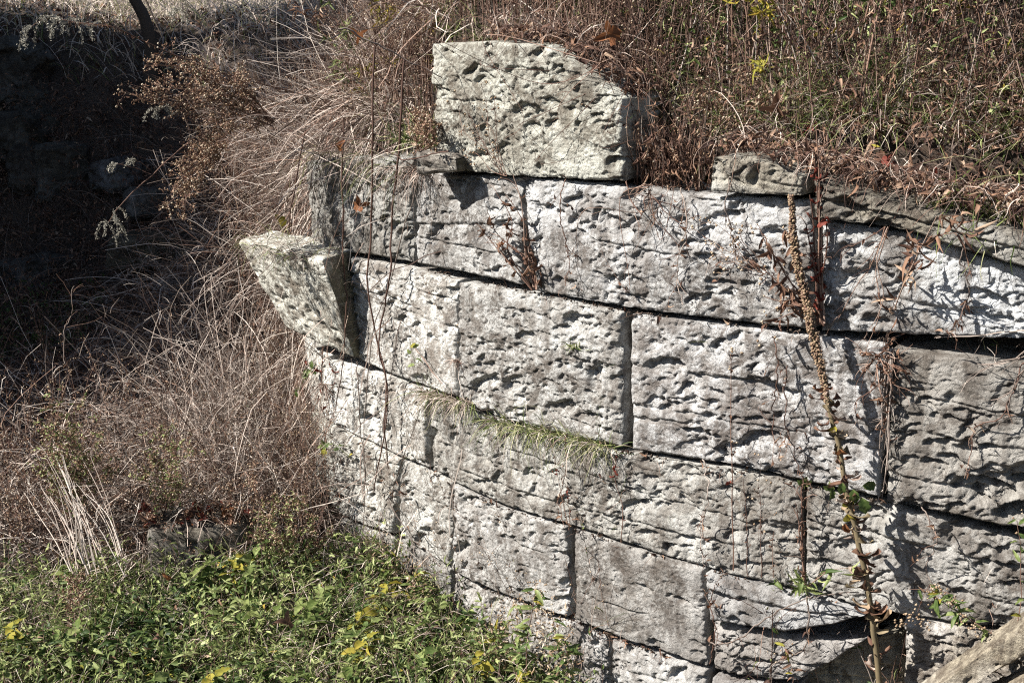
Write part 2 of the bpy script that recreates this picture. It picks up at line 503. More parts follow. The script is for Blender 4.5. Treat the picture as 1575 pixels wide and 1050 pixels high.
def make_block(top, bot, seed, proud=0.0, cracks=(), rough=1.0, mat='stone', tint=(1, 1, 1), gap=.0045, depth=.30,
               res=.0044, label=None, surf=None, yaw=0.0):
    if surf is None:
        tp = np.array([sh(*p) for p in top]); bp = np.array([sh(*p) for p in bot])
    else:
        tp = np.array([surf(*p) for p in top]); bp = np.array([surf(*p) for p in bot])
    W = max(tp[-1, 0] - tp[0, 0], bp[-1, 0] - bp[0, 0]); H = np.mean(tp[:, 1]) - np.mean(bp[:, 1])
    nu, nv = max(int(W / res), 8), max(int(abs(H) / (res * .9)), 8)
    u = np.linspace(0, 1, nu)[None]; v = np.linspace(0, 1, nv)[:, None]      # v = 0 at the bottom
    st_ = tp[0, 0] + gap + u * (tp[-1, 0] - tp[0, 0] - 2 * gap); sb = bp[0, 0] + gap + u * (bp[-1, 0] - bp[0, 0] - 2 * gap)
    ht = np.interp(st_, tp[:, 0], tp[:, 1]) - gap; hb = np.interp(sb, bp[:, 0], bp[:, 1]) + gap
    jt = .004 * fbm(st_ * 22, ht * 0 + seed, seed, 3) + .007 * np.minimum(0, fbm(st_ * 9, ht * 0 + 3.3, seed + 1, 3)); jb = -.004 * fbm(sb * 22, hb * 0 + seed, seed + 2, 3)
    ht = ht + jt; hb = hb + jb
    S = sb + (st_ - sb) * v; Hh = hb + (ht - hb) * v
    jl = .005 * fbm(Hh * 20, Hh * 0 + 1.7, seed + 3, 3)
    S = S + jl * (1 - 2 * u)
    ed = np.minimum(np.minimum((S - S[:, :1]), (S[:, -1:] - S)), np.minimum((Hh - hb), (ht - Hh)))
    wob = .6 + .9 * (.5 + .5 * fbm(S * 16, Hh * 16, seed + 70, 3))
    r = relief(S, Hh, seed, rough)
    for (v0, slope, dep, step) in cracks:
        lin = v0 + slope * (u - .5) + .035 * fbm(S * 4, S * 0 + v0 * 7, seed + 80, 4) + .012 * fbm(S * 25, S * 0, seed + 81, 3)
        dist = (v - lin) * H
        on = smooth(.62 + 1.2 * vnoise(S * 3.0, S * 0 + v0 * 31, seed + 82))
        r = r - dep * on * np.exp(-(dist / (.0035 + .003 * on)) ** 2)
        r = r + step * on * (smooth(dist / .02 + .2) - smooth(dist / .10)) 
    r = r + .006 * smooth(ed / .05)
    r = r * smooth(ed / .008 + .45) - .010 * wob * (1 - smooth(ed / (.008 * wob)))
    D = proud + r + yaw * (u - .5) * W
    q = plan_at(S); nn = nor_at(S)
    Pf = np.concatenate([q + nn * D[..., None], Hh[..., None]], -1)
    # the sides of the block run back into the bank
    def ring(off):
        Q = Pf.copy(); Q[..., :2] = q - nn * off
        return np.concatenate([Q[0, :], Q[1:, -1], Q[-1, -2::-1], Q[-2:0:-1, 0]])
    base_idx = np.arange(nu * nv).reshape(nv, nu)
    bidx = np.concatenate([base_idx[0, :], base_idx[1:, -1], base_idx[-1, -2::-1], base_idx[-2:0:-1, 0]])
    nb = len(bidx)
    rings = []
    for off in (.05, .13, .2, depth):
        Q = ring(off)
        Q = Q + .008 * np.stack([fbm(Q[:, 0] * 17 + off * 40, Q[:, 2] * 17, seed + 90, 3) * 1.0, 0 * Q[:, 0], fbm(Q[:, 0] * 19, Q[:, 2] * 15 + off * 40, seed + 91, 3)], -1)
        rings.append(Q)
    V = np.concatenate([Pf.reshape(-1, 3)] + rings)
    i = base_idx[:-1, :-1].ravel()
    F = [np.stack([i, i + 1, i + nu + 1, i + nu], -1)]
    prev = bidx
    for k in range(4):
        cur = nu * nv + k * nb + np.arange(nb)
        F.append(np.stack([prev, np.roll(cur, 0), np.roll(cur, -1), np.roll(prev, -1)], -1))
        prev = cur
    rel = np.concatenate([np.clip(.5 + r.ravel() / .05, 0, 1), np.full(nb * 4, .5)])
    me = raw_mesh('stone_block', V - WL[None], np.concatenate(F), [M[mat]], attr={'relief': rel}, smooth_=True)
    o = link('stone_block', me, wall)
    o.color = (*tint, 1)
    if label: o['label'] = label
    return o

CR = lambda *a: a
g0 = (1, 1, 1)
blocks = [
    # top, bottom, proud, cracks, rough, mat, tint
    ([(673, 66), (760, 62), (850, 66), (905, 105), (965, 150)], [(680, 259), (800, 271), (968, 279)], .035, [(.33, -.03, .014, .008), (.62, .05, .004, .0)], 1.0, 'stone', (.95, .95, .86), 'pale capping block with a sloping top right corner', .09),
    ([(470, 246), (555, 238), (633, 240)], [(480, 381), (560, 392), (633, 405)], .0, [], .8, 'stone', (.62, .61, .58), None),
    ([(637, 262), (700, 266), (797, 273)], [(637, 407), (710, 420), (797, 440)], -.012, [(.5, .1, .006, .006)], .8, 'stone', (.92, .92, .92), None),
    ([(803, 271), (960, 283), (1100, 300), (1250, 306)], [(826, 448), (960, 473), (1100, 491), (1252, 507)], .012, [(.12, .02, .004, .0)], 1.0, 'stone', (.92, .92, .93), None),
    ([(1262, 338), (1400, 357), (1575, 414), (1690, 450)], [(1262, 509), (1400, 516), (1575, 523), (1690, 528)], .005, [(.30, -.12, .008, .006)], 1.1, 'stone', (1.05, 1.07, 1.1), None),
    ([(1100, 240), (1160, 238), (1243, 268)], [(1100, 294), (1180, 298), (1240, 302)], .05, [(.4, .1, .006, .006)], 1.25, 'brownstone', (.8, .79, .75), 'small capping stone with a rounded left end'),
    ([(1258, 270), (1360, 300), (1500, 335), (1690, 372)], [(1260, 334), (1400, 352), (1575, 408), (1690, 440)], .055, [(.5, .0, .01, .01)], 1.35, 'brownstone', (.62, .60, .56), None),
    ([(538, 394), (620, 408), (700, 431)], [(546, 551), (600, 577), (700, 612)], .0, [(.62, -.05, .004, .0)], .75, 'stone', (1.22, 1.22, 1.20), None),
    ([(707, 433), (830, 452), (958, 478)], [(707, 614), (760, 640), (860, 667), (958, 688)], .01, [(.60, .02, .008, .006), (.55, .08, .006, .0)], .9, 'stone', (.93, .93, .92), None),
    ([(968, 482), (1100, 496), (1250, 514), (1362, 528)], [(970, 692), (1130, 716), (1230, 740), (1355, 765)], .004, [(.62, .0, .010, .010), (.44, .0, .009, .008), (.25, .02, .009, .006), (.78, .03, .005, .0)], .85, 'stone', (1.0, 1.0, 1.02), None),
    ([(1374, 532), (1450, 543), (1575, 562), (1690, 578)], [(1364, 768), (1450, 786), (1575, 812), (1690, 835)], .028, [(.17, -.07, .012, .014), (.5, .05, .006, .006)], 1.6, 'stone', (.60, .57, .53), None),
    ([(445, 506), (470, 520), (502, 545)], [(462, 620), (478, 632), (502, 648)], -.02, [], .7, 'stone', (1.25, 1.25, 1.2), None),
    ([(506, 552), (600, 580), (657, 602)], [(504, 648), (613, 702), (657, 722)], .0, [], .7, 'stone', (1.25, 1.25, 1.22), None),
    ([(662, 603), (760, 643), (860, 671), (960, 693), (1140, 722), (1233, 744)], [(662, 724), (770, 777), (870, 806), (960, 836), (1140, 890), (1233, 909)], .0, [(.25, .1, .008, .007), (.45, -.06, .006, .0)], .85, 'stone', (.85, .84, .81), None),
    ([(1236, 745), (1350, 770), (1450, 796), (1575, 830), (1690, 858)], [(1236, 910), (1330, 938), (1575, 975), (1690, 990)], -.006, [(.7, .05, .01, .008), (.3, -.1, .006, .004)], 1.2, 'stone', (.70, .68, .65), None),
    ([(462, 622), (480, 634), (505, 651)], [(476, 745), (492, 762), (515, 788)], -.01, [], .6, 'stone', (1.05, 1.05, .98), None),
    ([(509, 652), (560, 678), (611, 705)], [(519, 790), (560, 808), (606, 822)], .0, [], .65, 'stone', (1.15, 1.15, 1.1), None),
    ([(616, 706), (655, 725), (693, 741)], [(611, 826), (640, 845), (690, 873)], -.004, [], .7, 'stone', (1.02, 1.02, .99), None),
    ([(697, 743), (770, 780), (873, 808)], [(696, 877), (770, 912), (873, 949)], .008, [(.45, -.12, .007, .008), (.7, .1, .005, .0)], .85, 'stone', (.84, .83, .82), None),
    ([(883, 811), (960, 839), (1083, 874)], [(883, 953), (960, 983), (1085, 1026)], .0, [(.6, .1, .006, .004)], .9, 'stone', (.70, .68, .66), None),
    ([(1087, 876), (1180, 899), (1300, 930), (1336, 940)], [(1094, 952), (1210, 968), (1290, 955), (1334, 945)], .03, [(.62, .0, .007, .01)], .9, 'stone', (.78, .78, .79), 'broken slab with a curved lower edge over a hollow'),
    ([(1245, 992), (1310, 990), (1384, 978)], [(1180, 1090), (1300, 1100), (1384, 1110)], -.15, [(.3, -.05, .01, .01), (.5, -.05, .01, .01), (.7, -.05, .01, .01)], .4, 'brownstone', (.8, .75, .62), 'recessed brown block inside the dark hollow at the bottom'),
    ([(1093, 958), (1210, 976), (1290, 985), (1334, 982)], [(1092, 1034), (1150, 1045), (1225, 1052)], -.015, [(.4, .05, .006, .005)], 1.1, 'stone', (.66, .63, .61), None),
    ([(1390, 945), (1480, 965), (1575, 980), (1690, 995)], [(1390, 1110), (1480, 1130), (1690, 1170)], .01, [], 1.3, 'brownstone', (.95, .92, .9), None),
    ([(522, 796), (560, 812), (604, 825)], [(545, 900), (580, 935), (610, 965)], -.006, [], .6, 'stone', (.85, .83, .8), None),
    ([(608, 829), (650, 852), (689, 877)], [(620, 980), (650, 1020), (690, 1060)], -.004, [], .6, 'stone', (.75, .74, .72), None),
    ([(695, 881), (770, 917), (880, 957), (931, 979)], [(695, 1070), (770, 1100), (931, 1150)], .0, [(.7, .0, .005, .0)], .8, 'stone', (.82, .80, .79), None),
    ([(937, 982), (1010, 1006), (1088, 1031)], [(937, 1150), (1010, 1170), (1088, 1190)], .0, [(.8, .1, .006, .004)], .9, 'stone', (.85, .84, .83), None),
    ([(1094, 1040), (1160, 1052), (1222, 1060)], [(1094, 1200), (1200, 1220), (1230, 1225)], .01, [], .9, 'stone', (.9, .9, .92), None),
]
for k, (t, b, pr, cr, ro, mt, ti, lb, *dp) in enumerate(blocks):
    make_block(t, b, 100 + 37 * k, pr, cr, ro, mt, ti, label=lb, depth=dp[0] if dp else .30)

# free rock: a lump or slab given by its own axes
def rough_box(name, c, ax, ay, az, seed, mat, tint=(1, 1, 1), res=.012, amp=.5, parent=None, bev=.02, rough=1.0):
    """slab spanned by three half axes, roughened like the wall stones"""
    c = np.array(c, float); A = [np.array(a, float) for a in (ax, ay, az)]
    Ls = [np.linalg.norm(a) for a in A]; Un = [a / l for a, l in zip(A, Ls)]
    V, F, R = [], [], []; n0 = 0
    for k in range(3):
        for sg in (-1, 1):
            i, j = (k + 1) % 3, (k + 2) % 3
            nu, nv = max(int(2 * Ls[i] / res), 3), max(int(2 * Ls[j] / res), 3)
            a, b = np.meshgrid(np.linspace(-1, 1, nu), np.linspace(-1, 1, nv))
            P = a[..., None] * A[i] + b[..., None] * A[j] + sg * A[k]
            V.append(P.reshape(-1, 3)); q = (np.arange(nv - 1)[:, None] * nu + np.arange(nu - 1)[None]).ravel() + n0
            f = np.stack([q, q + 1, q + nu + 1, q + nu], -1)
            F.append(f if sg > 0 else f[:, ::-1]); n0 += nu * nv
    V = np.concatenate(V)
    # distances to each pair of faces, used to round the edges
    loc = np.stack([V @ u for u in Un], -1); Lv = np.array(Ls)
    core = np.clip(loc, -(Lv - bev), Lv - bev)
    off = loc - core; ln = np.linalg.norm(off, axis=1, keepdims=True)
    dirn = off / np.maximum(ln, 1e-9)
    loc2 = core + dirn * bev
    nz = 0
    for a, b, w in ((0, 2, 1), (1, 2, 0), (0, 1, 2)):
        wgt = np.abs(dirn[:, w])
        nz = nz + wgt * (relief(loc[:, a] + seed, loc[:, b] + 3.1, seed, rough))
    edge = smooth((np.sort(Lv - np.abs(loc), axis=1)[:, 1]) / .03 + .3)
    loc2 = loc2 + dirn * (nz * amp * edge)[:, None]
    warp = .5 * bev
    loc2 = loc2 + warp * np.stack([fbm(loc[:, 1] * 6, loc[:, 2] * 6 + 4, seed), fbm(loc[:, 0] * 6 + 2, loc[:, 2] * 6, seed + 1), fbm(loc[:, 0] * 6, loc[:, 1] * 6 + 9, seed + 2)], -1)
    Wd = c + sum(loc2[:, k:k + 1] * Un[k] for k in range(3))
    org = WL if parent is wall else c
    me = raw_mesh(name, Wd - org, np.concatenate(F), [M[mat]], attr={'relief': np.clip(.5 + nz / .05, 0, 1), 'rnd': np.full(len(Wd), .5)}, smooth_=True)
    o = link(name, me, parent, None if parent is wall else c)
    o.color = (*tint, 1)
    return o

# the block that has swung out of the left end of the wall: front face from its four seen corners
def corner_box(name, TLf, TRf, BRf, BLf, back, seed, mat, tint, label, parent=None):
    """box whose front face has four free corners and which reaches back by a vector"""
    TLf, TRf, BRf, BLf, back = map(np.array, (TLf, TRf, BRf, BLf, back))
    V, F, Rr = [], [], []; n0 = 0
    MI = []
    def face(a, b, c, d, nrm, rough=1.0, mi=0):
        nonlocal n0
        w = max(np.linalg.norm(b - a), np.linalg.norm(c - d)); h = max(np.linalg.norm(d - a), np.linalg.norm(c - b))
        nu, nv = max(int(w / .006), 4), max(int(h / .006), 4)
        u, v = np.meshgrid(np.linspace(0, 1, nu), np.linspace(0, 1, nv))
        P = (a * (1 - u[..., None]) + b * u[..., None]) * (1 - v[..., None]) + (d * (1 - u[..., None]) + c * u[..., None]) * v[..., None]
        ed = np.minimum(np.minimum(u * w, (1 - u) * w), np.minimum(v * h, (1 - v) * h))
        r = .62 * (relief((u * w + seed * .1) * 1.5, v * h * 1.5, seed + n0 % 97, rough) + .012) * smooth(ed / .008)
        r = r + .004 * smooth(ed / .03) + .010 * fbm(u * w * 5, v * h * 5, seed, 3)
        P = P + nrm * r[..., None]
        V.append(P.reshape(-1, 3)); Rr.append(np.clip(.5 + r / .05, 0, 1).ravel())
        q = (np.arange(nv - 1)[:, None] * nu + np.arange(nu - 1)[None]).ravel() + n0
        F.append(np.stack([q, q + 1, q + nu + 1, q + nu], -1)); n0 += nu * nv; MI.append(np.full(len(q), mi))
    nf = unit(np.cross(TRf - TLf, BLf - TLf)); 
    if nf @ back > 0: nf = -nf
    face(TLf, TRf, BRf, BLf, nf, .75)
    up = unit(np.cross(back, TRf - TLf)); up = up if up[2] > 0 else -up
    face(TLf + back, TRf + back, TRf, TLf, up, .5)
    face(BLf, BRf, BRf + back, BLf + back, -up, .5)
    rt = unit(np.cross(back, up)); rt = rt if rt @ (TRf - TLf) > 0 else -rt
    face(TRf, TRf + back, BRf + back, BRf, rt, .4, 1)  # right end takes the stone with shade painted into its colour
    face(TLf + back, TLf, BLf, BLf + back, -rt, .4)
    me = raw_mesh(name, np.concatenate(V) - WL, np.concatenate(F), [M[mat], M['shadestone']], np.concatenate(MI), attr={'relief': np.concatenate(Rr)}, smooth_=True)
    o = link(name, me, wall); o.color = (*tint, 1)
    if label: o['label'] = label
    return o
yf = 5.95
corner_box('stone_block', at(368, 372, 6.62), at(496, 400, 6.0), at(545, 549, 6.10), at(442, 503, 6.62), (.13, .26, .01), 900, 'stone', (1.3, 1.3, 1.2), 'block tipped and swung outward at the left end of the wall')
# thin flat packing stone between the pale capping block and the course below
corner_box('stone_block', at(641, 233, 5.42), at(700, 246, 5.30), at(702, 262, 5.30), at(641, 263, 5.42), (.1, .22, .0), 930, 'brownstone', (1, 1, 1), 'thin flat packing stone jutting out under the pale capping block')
# slab leaning across the bottom right corner
def slab(name, p0, p1, wpx, off, seed, label, tint):
    a = wp(*p0, off); b = wp(*p1, off)
    d = b - a; L = np.linalg.norm(d); d = d / L
    s, _ = sh(*p0); n2 = nor_at(s); n = np.array([n2[0], n2[1], 0])
    up = unit(np.cross(d, n)); up = up if up[2] > 0 else -up
    o = rough_box(name, (a + b) / 2, d * L / 2, n * .09, up * wpx / 2, seed, 'brownstone', tint, .006, .9, bev=.012, rough=.9)
    return tag(o, label, 'stone')
slab('leaning_slab', (1405, 1085), (1660, 915), .07, .20, 61, 'upper of two long brown slabs leaning across the bottom right corner', (.85, .79, .69))
slab('leaning_slab', (1470, 1120), (1690, 1000), .10, .26, 62, 'lower and wider of two brown slabs in the bottom right corner', (.92, .84, .72))


# ------------------------------------------------------------------ loose rocks in the gully
def rock(c, r, seed, label, tint=(1, 1, 1), mat='brownstone', flat=.6, yaw=0.3, boxy=False, name='rock'):
    ca, sa = math.cos(yaw), math.sin(yaw)
    o = rough_box(name, c, (r[0] * ca, r[0] * sa, 0), (-r[1] * sa, r[1] * ca, 0), (0.05 * r[2], 0, r[2]), seed, mat, tint, .014, .8, bev=min(r) * (.25 if boxy else .6))
    return tag(o, label, 'rock')
def on_ground(px, py, guess=6.0, dz=0.0):
    """walks along the line of sight until it meets the ground"""
    d = ray(px, py); d = d / d[1]
    t = np.arange(3.6, 40, .02)
    P = d[None] * t[:, None]
    below = (EYE + P[:, 2]) < ground_z(P[:, 0], P[:, 1])
    k = int(np.argmax(below)) if below.any() else len(t) - 1
    p = P[k]
    return np.array([p[0], p[1], ground_z(p[0:1], p[1:2])[0] + dz])
ROCKS = [((312, 872), (.24, .16, .15), 'squared dark stone with leaf litter on top beside the green weeds', (.45, .43, .40), True, .1),
         ((92, 268), (.20, .16, .22), 'upright squared block with a pale lit top edge in the dark gully', (.75, .72, .66), True, .5),
         ((50, 262), (.17, .2, .20), 'dark leaning stone just left of the upright squared block', (.6, .55, .5), False, .2),
         ((195, 272), (.24, .2, .12), 'grey rounded stone behind the drooping silver seed plumes', (1.1, 1.1, 1.15), False, .8),
         ((240, 312), (.22, .16, .11), 'low flat grey stone in the shaded gully under the brown asters', (1.0, 1.0, 1.0), False, .4),
         ((12, 130), (.36, .3, .3), 'big dark boulder at the left edge of the shaded bank', (.7, .68, .64), False, .3),
         ((30, 215), (.30, .25, .2), 'dark boulder at the left edge below the bigger one', (.6, .58, .52), False, 1.2),
         ((285, 455), (.20, .16, .11), 'pale grey stone half hidden in the twig tangle', (1.2, 1.2, 1.25), False, .7),
         ((255, 385), (.4, .2, .12), 'long moss grown brown stone on the shaded gully floor', (.8, .72, .55), False, .1),
         ((60, 425), (.26, .22, .14), 'dark flat stone under the grey twigs at left', (.8, .8, .8), False, .9)]
rock_pos = []
for k, (p, r, lb, ti, bx, yw) in enumerate(ROCKS):
    c = on_ground(*p); c[2] += r[2] * (.75 if k == 0 else .05); rock_pos.append(c)
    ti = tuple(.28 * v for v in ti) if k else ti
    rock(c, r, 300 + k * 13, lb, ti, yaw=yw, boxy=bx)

# ------------------------------------------------------------------ growth scattered over the ground
def pick(n, box, test=None):
    xs, ys = np.empty(0), np.empty(0)
    while len(xs) < n:
        x, y = U(box[0], box[1], n * 2), U(box[2], box[3], n * 2)
        if test is not None:
            k = test(x, y); x, y = x[k], y[k]
        xs, ys = np.r_[xs, x], np.r_[ys, y]
    x, y = xs[:n], ys[:n]
    return np.stack([x, y, ground_z(x, y) - .01], -1)
def behind(lo, hi, x0=-9, x1=9):
    def f(x, y):
        d, pos = bank_dist(x, y)
        return (d > lo) & (d < hi) & (x > x0) & (x < x1)
    return f
def front(lo=.02):
    def f(x, y):
        d, pos = bank_dist(x, y)
        return d < -lo
    return f
def clumped(test, scale, thr, seed):
    def f(x, y):
        k = vnoise(x * scale, y * scale, seed) > thr
        return k & (test(x, y) if test else True)
    return f
def in_view(P, margin=120):
    q = P - np.array([0, 0, EYE])
    f = q[:, 1] * CP - q[:, 2] * SP
    up = q[:, 1] * SP + q[:, 2] * CP
    px = 787.5 + FPX * q[:, 0] / f; py = 525 - FPX * up / f
    return (px > -margin) & (px < 1575 + margin) & (py > -margin - 200) & (py < 1050 + margin + 100)
def dirs(n, lean=(0, 0, 1), spread=.3):
    return np.array(lean, float)[None] + rng.normal(size=(n, 3)) * spread * np.array([1, 1, .5])

def stuff(batch, name, label, cat):
    return tag(batch.build(name, None, np.array([0., 0., 0.])), label, cat, kind='stuff')

# 1. thicket on the bank above the wall, right side
b = Batch('straw', 'redtwig', 'greytwig', 'green', 'grass', 'deadleaf', 'yellow', 'seed')
sel = behind(.07, 3.2, .1, 3.6)
def thicket(n, box, test, L, rad, mats, lean, spread, droop, wander, K=7):
    P0 = pick(n, box, test)
    P = grow(P0, dirs(n, lean, spread), U(L[0], L[1], n), K, droop, wander)
    w = U(rad[0], rad[1], n)
    return P, w
P, w = thicket(2000, (.1, 3.5, 3.6, 7.5), sel, (.35, 1.0), (.0015, .0042), None, (0.02, -.08, 1), .17, .12, .16)
rn = np.where(rng.random(2000) < .5, U(0, .4, 2000), U(.6, 1, 2000))
q = rng.random(2000) < .68
b.tubes(P[q], taper(q.sum(), 7, w[q], w[q] * .4), rn[q], 'redtwig')
b.tubes(P[~q], taper((~q).sum(), 7, w[~q], w[~q] * .4), rn[~q], 'greytwig')
c, t, own = along(P, 9, .25, 1.0)                          # side twigs
d2 = unit(t * .6 + rng.normal(size=c.shape) * .6 + np.array([0, 0, .25]))
S = grow(c, d2, U(.04, .18, len(c)), 4, .2, .5)
b.tubes(S, taper(len(c), 4, U(.001, .0022, len(c)), np.full(len(c), .0006)), U(0, 1, len(c)), 'redtwig')
c, t, own = along(P, 7, .1, 1.0)                           # leaves left on the stems
k = rng.random(len(c))
for mt, lo, hi, sc in (('deadleaf', 0, .34, .9), ('green', .34, .84, .9), ('yellow', .84, .92, 1.0)):
    m = (k >= lo) & (k < hi); n = m.sum()
    b.leaves(c[m], t[m] * .5 + rng.normal(size=(n, 3)) * .7 + np.array([0, 0, -.2]), rng.normal(size=(n, 3)) + np.array([-.4, -.4, .5]), U(.016, .05, n) * sc, U(.005, .013, n) * sc, U(0, 1, n), mt, .5)
P0 = pick(16000, (.1, 3.5, 3.6, 7.5), clumped(sel, 1.7, -.25, 5)); n = len(P0)
P = grow(P0, dirs(n, (-.05, -.15, 1), .45), U(.12, .50, n), 6, 1.1, .3)
q = rng.random(n) < .72
b.blades(P[q], taper(q.sum(), 6, U(.002, .006, q.sum()), np.full(q.sum(), .0006)), U(0, 1, q.sum()), 'grass')
b.blades(P[~q], taper((~q).sum(), 6, U(.0015, .004, (~q).sum()), np.full((~q).sum(), .0006)), U(0, 1, (~q).sum()), 'straw')
P0 = pick(4500, (.6, 3.5, 3.6, 7.0), sel); n = len(P0); P0[:, 2] += U(.0, .45, n)
b.leaves(P0, rng.normal(size=(n, 3)), rng.normal(size=(n, 3)) * .6 + np.array([0, -.2, .8]), U(.02, .05, n), U(.008, .02, n), U(0, 1, n), 'green', .3)
stuff(b, 'thicket_undergrowth', 'dense brown and olive undergrowth of stems and grass on the bank above the wall', 'undergrowth')

# 2. thin dry grass arching over the bank to the left of the capping block
b = Batch('straw', 'redtwig', 'greytwig', 'green', 'grass', 'deadleaf', 'seed')
def mane(n, box, test, L, lean, spread, droop, wander, wd=(.003, .0075), K=9, share=(.5, .28)):
    P0 = pick(n, box, test)
    P = grow(P0, dirs(n, lean, spread), U(L[0], L[1], n), K, U(.4, 1.6, n) * droop, wander)
    r = rng.random(n); w = U(wd[0], wd[1], n)
    for mt, m in (('straw', r < share[0]), ('redtwig', (r >= share[0]) & (r < share[0] + share[1])), ('greytwig', r >= share[0] + share[1])):
        if m.sum(): b.blades(P[m], taper(m.sum(), K, w[m], w[m] * .5), np.where(rng.random(m.sum()) < .38, U(0, .35, m.sum()), U(.6, 1, m.sum())), mt)
    return P
left_top = behind(.06, 2.6, -2.1, -.06)
P = mane(3300, (-1.8, .1, 5.2, 9.3), left_top, (.25, .8), (-.35, -.35, .7), .85, .9, .95)
P = mane(1900, (-2.0, -.2, 5.4, 9.5), left_top, (.4, 1.1), (-.5, -.3, .9), .9, .3, .35, (.003, .0065), share=(.4, .15))
c, t, own = along(P[::2], 4, .5, 1.0)
S = grow(c, t + rng.normal(size=c.shape) * .5, U(.03, .12, len(c)), 4, .6, .5)
b.blades(S, taper(len(c), 4, U(.0012, .0025, len(c)), np.full(len(c), .0004)), U(.3, 1, len(c)), 'straw')
P = mane(3300, (-2.4, -.95, 6.5, 9.0), behind(-.95, .8, -2.5, -.9), (.35, 1.1), (-.55, -.35, .75), .9, .8, .6, (.003, .007), share=(.45, .25))
c, t, own = along(P[::2], 4, .4, 1.0)
S = grow(c, t + rng.normal(size=c.shape) * .6, U(.04, .16, len(c)), 4, .6, .5)
b.blades(S, taper(len(c), 4, U(.0014, .003, len(c)), np.full(len(c), .0005)), U(.3, 1, len(c)), 'greytwig')
edge = behind(.02, .45, -1.5, -.36)
P = mane(2300, (-1.5, -.3, 5.4, 8), edge, (.3, .75), (-.7, -.5, .35), .7, 2.0, .8)      # hanging over the stones
P0 = pick(6500, (-2.2, .6, 4.9, 9.5), lambda x, y: (bank_dist(x, y)[0] > np.where(x < -.95, -.22, .08)) & (bank_dist(x, y)[0] < 2.5) & (y > 4.9 + np.where(x < -1.1, 1.7, 0))); n = len(P0)
P = grow(P0, dirs(n, (-.1, -.1, 1), .12), U(.25, .8, n), 6, .15, .16)
b.tubes(P, taper(n, 6, U(.0012, .0026, n), np.full(n, .0007)), U(.25, 1, n), 'redtwig')
c, t, own = along(P, 2, .2, 1.0); n = len(c)
S = grow(c, t + rng.normal(size=c.shape) * .7, U(.05, .22, n), 5, .3, .6)
b.tubes(S, taper(n, 5, U(.0008, .0016, n), np.full(n, .0005)), U(.2, 1, n), 'redtwig')
c, t, own = along(P, 4, .2, 1.0); n = len(c)
b.leaves(c, t * .4 + rng.normal(size=(n, 3)) * .7, rng.normal(size=(n, 3)), U(.010, .032, n), U(.004, .011, n), U(0, 1, n), 'deadleaf', .5)
c, t, own = along(P, 3, .6, 1.0); n = len(c)
b.blobs(c + rng.normal(size=(n, 3)) * .01, U(.0025, .006, n), U(.2, 1, n), 'seed')
P0 = pick(2600, (-.9, .75, 4.9, 8), clumped(behind(.08, 1.5, -.9, .8), 2.2, .0, 12)); n = len(P0)
P = grow(P0, dirs(n, (-.1, -.2, 1), .5), U(.10, .32, n), 6, 1.2, .3)
b.blades(P, taper(n, 6, U(.003, .007, n), np.full(n, .0008)), U(.1, 1, n), 'grass')
stuff(b, 'arching_dry_grass', 'tangle of pinkish tan dry grass and twigs arching over the left end of the wall', 'dry grass')

# 3. grey twig tangle on the gully floor and against the wall end
b = Batch('straw', 'redtwig', 'greytwig', 'green', 'deadleaf', 'seed', 'yellow')
fl = front(.03)
P = mane(2300, (-3.1, -1.0, 6.1, 8.6), clumped(fl, 1.7, -.08, 31), (.35, 1.0), (-.2, -.12, .8), .9, .8, .8, (.003, .007), share=(.42, .12))
c, t, own = along(P[::2], 6, .55, 1.0); n = len(c)
S = grow(c, t + rng.normal(size=c.shape) * .45, U(.04, .14, n), 5, .9, .5)
b.blades(S, taper(n, 5, U(.0016, .0042, n), np.full(n, .0008)), U(.3, 1, n), 'greytwig')
P = mane(700, (-1.7, -.98, 6.3, 7.6), lambda x, y: bank_dist(x, y)[0] < -.10, (.5, 1.3), (-.15, 0, 1), .5, .5, .7, (.0022, .006), share=(.4, .2))
c, t, own = along(P, 4, .3, 1.0); n = len(c)
S = grow(c, t + rng.normal(size=c.shape) * .6, U(.05, .2, n), 4, .7, .5)
b.blades(S, taper(n, 4, U(.001, .0025, n), np.full(n, .0005)), U(.2, 1, n), 'greytwig')
P0 = pick(900, (-2.9, -1.0, 5.9, 8), clumped(fl, 1.7, .0, 31)); n = len(P0)
P = grow(P0, dirs(n, (.0, -.1, 1), .35), U(.25, .8, n), 7, .3, .3)
b.tubes(P, taper(n, 7, U(.0014, .0035, n), np.full(n, .0006)), U(.1, .9, n), 'redtwig')
c, t, own = along(P, 9, .3, 1.0); n = len(c)
b.leaves(c, t * .4 + rng.normal(size=(n, 3)) * .7, rng.normal(size=(n, 3)), U(.008, .028, n), U(.004, .011, n), U(0, 1, n), 'deadleaf', .5)
c, t, own = along(P, 6, .6, 1.0); n = len(c)
b.blobs(c + rng.normal(size=(n, 3)) * .012, U(.0022, .005, n), U(0, .9, n), 'seed')
stuff(b, 'twig_tangle', 'tangle of grey and brown dead twigs filling the gully beside the wall end', 'dead twigs')

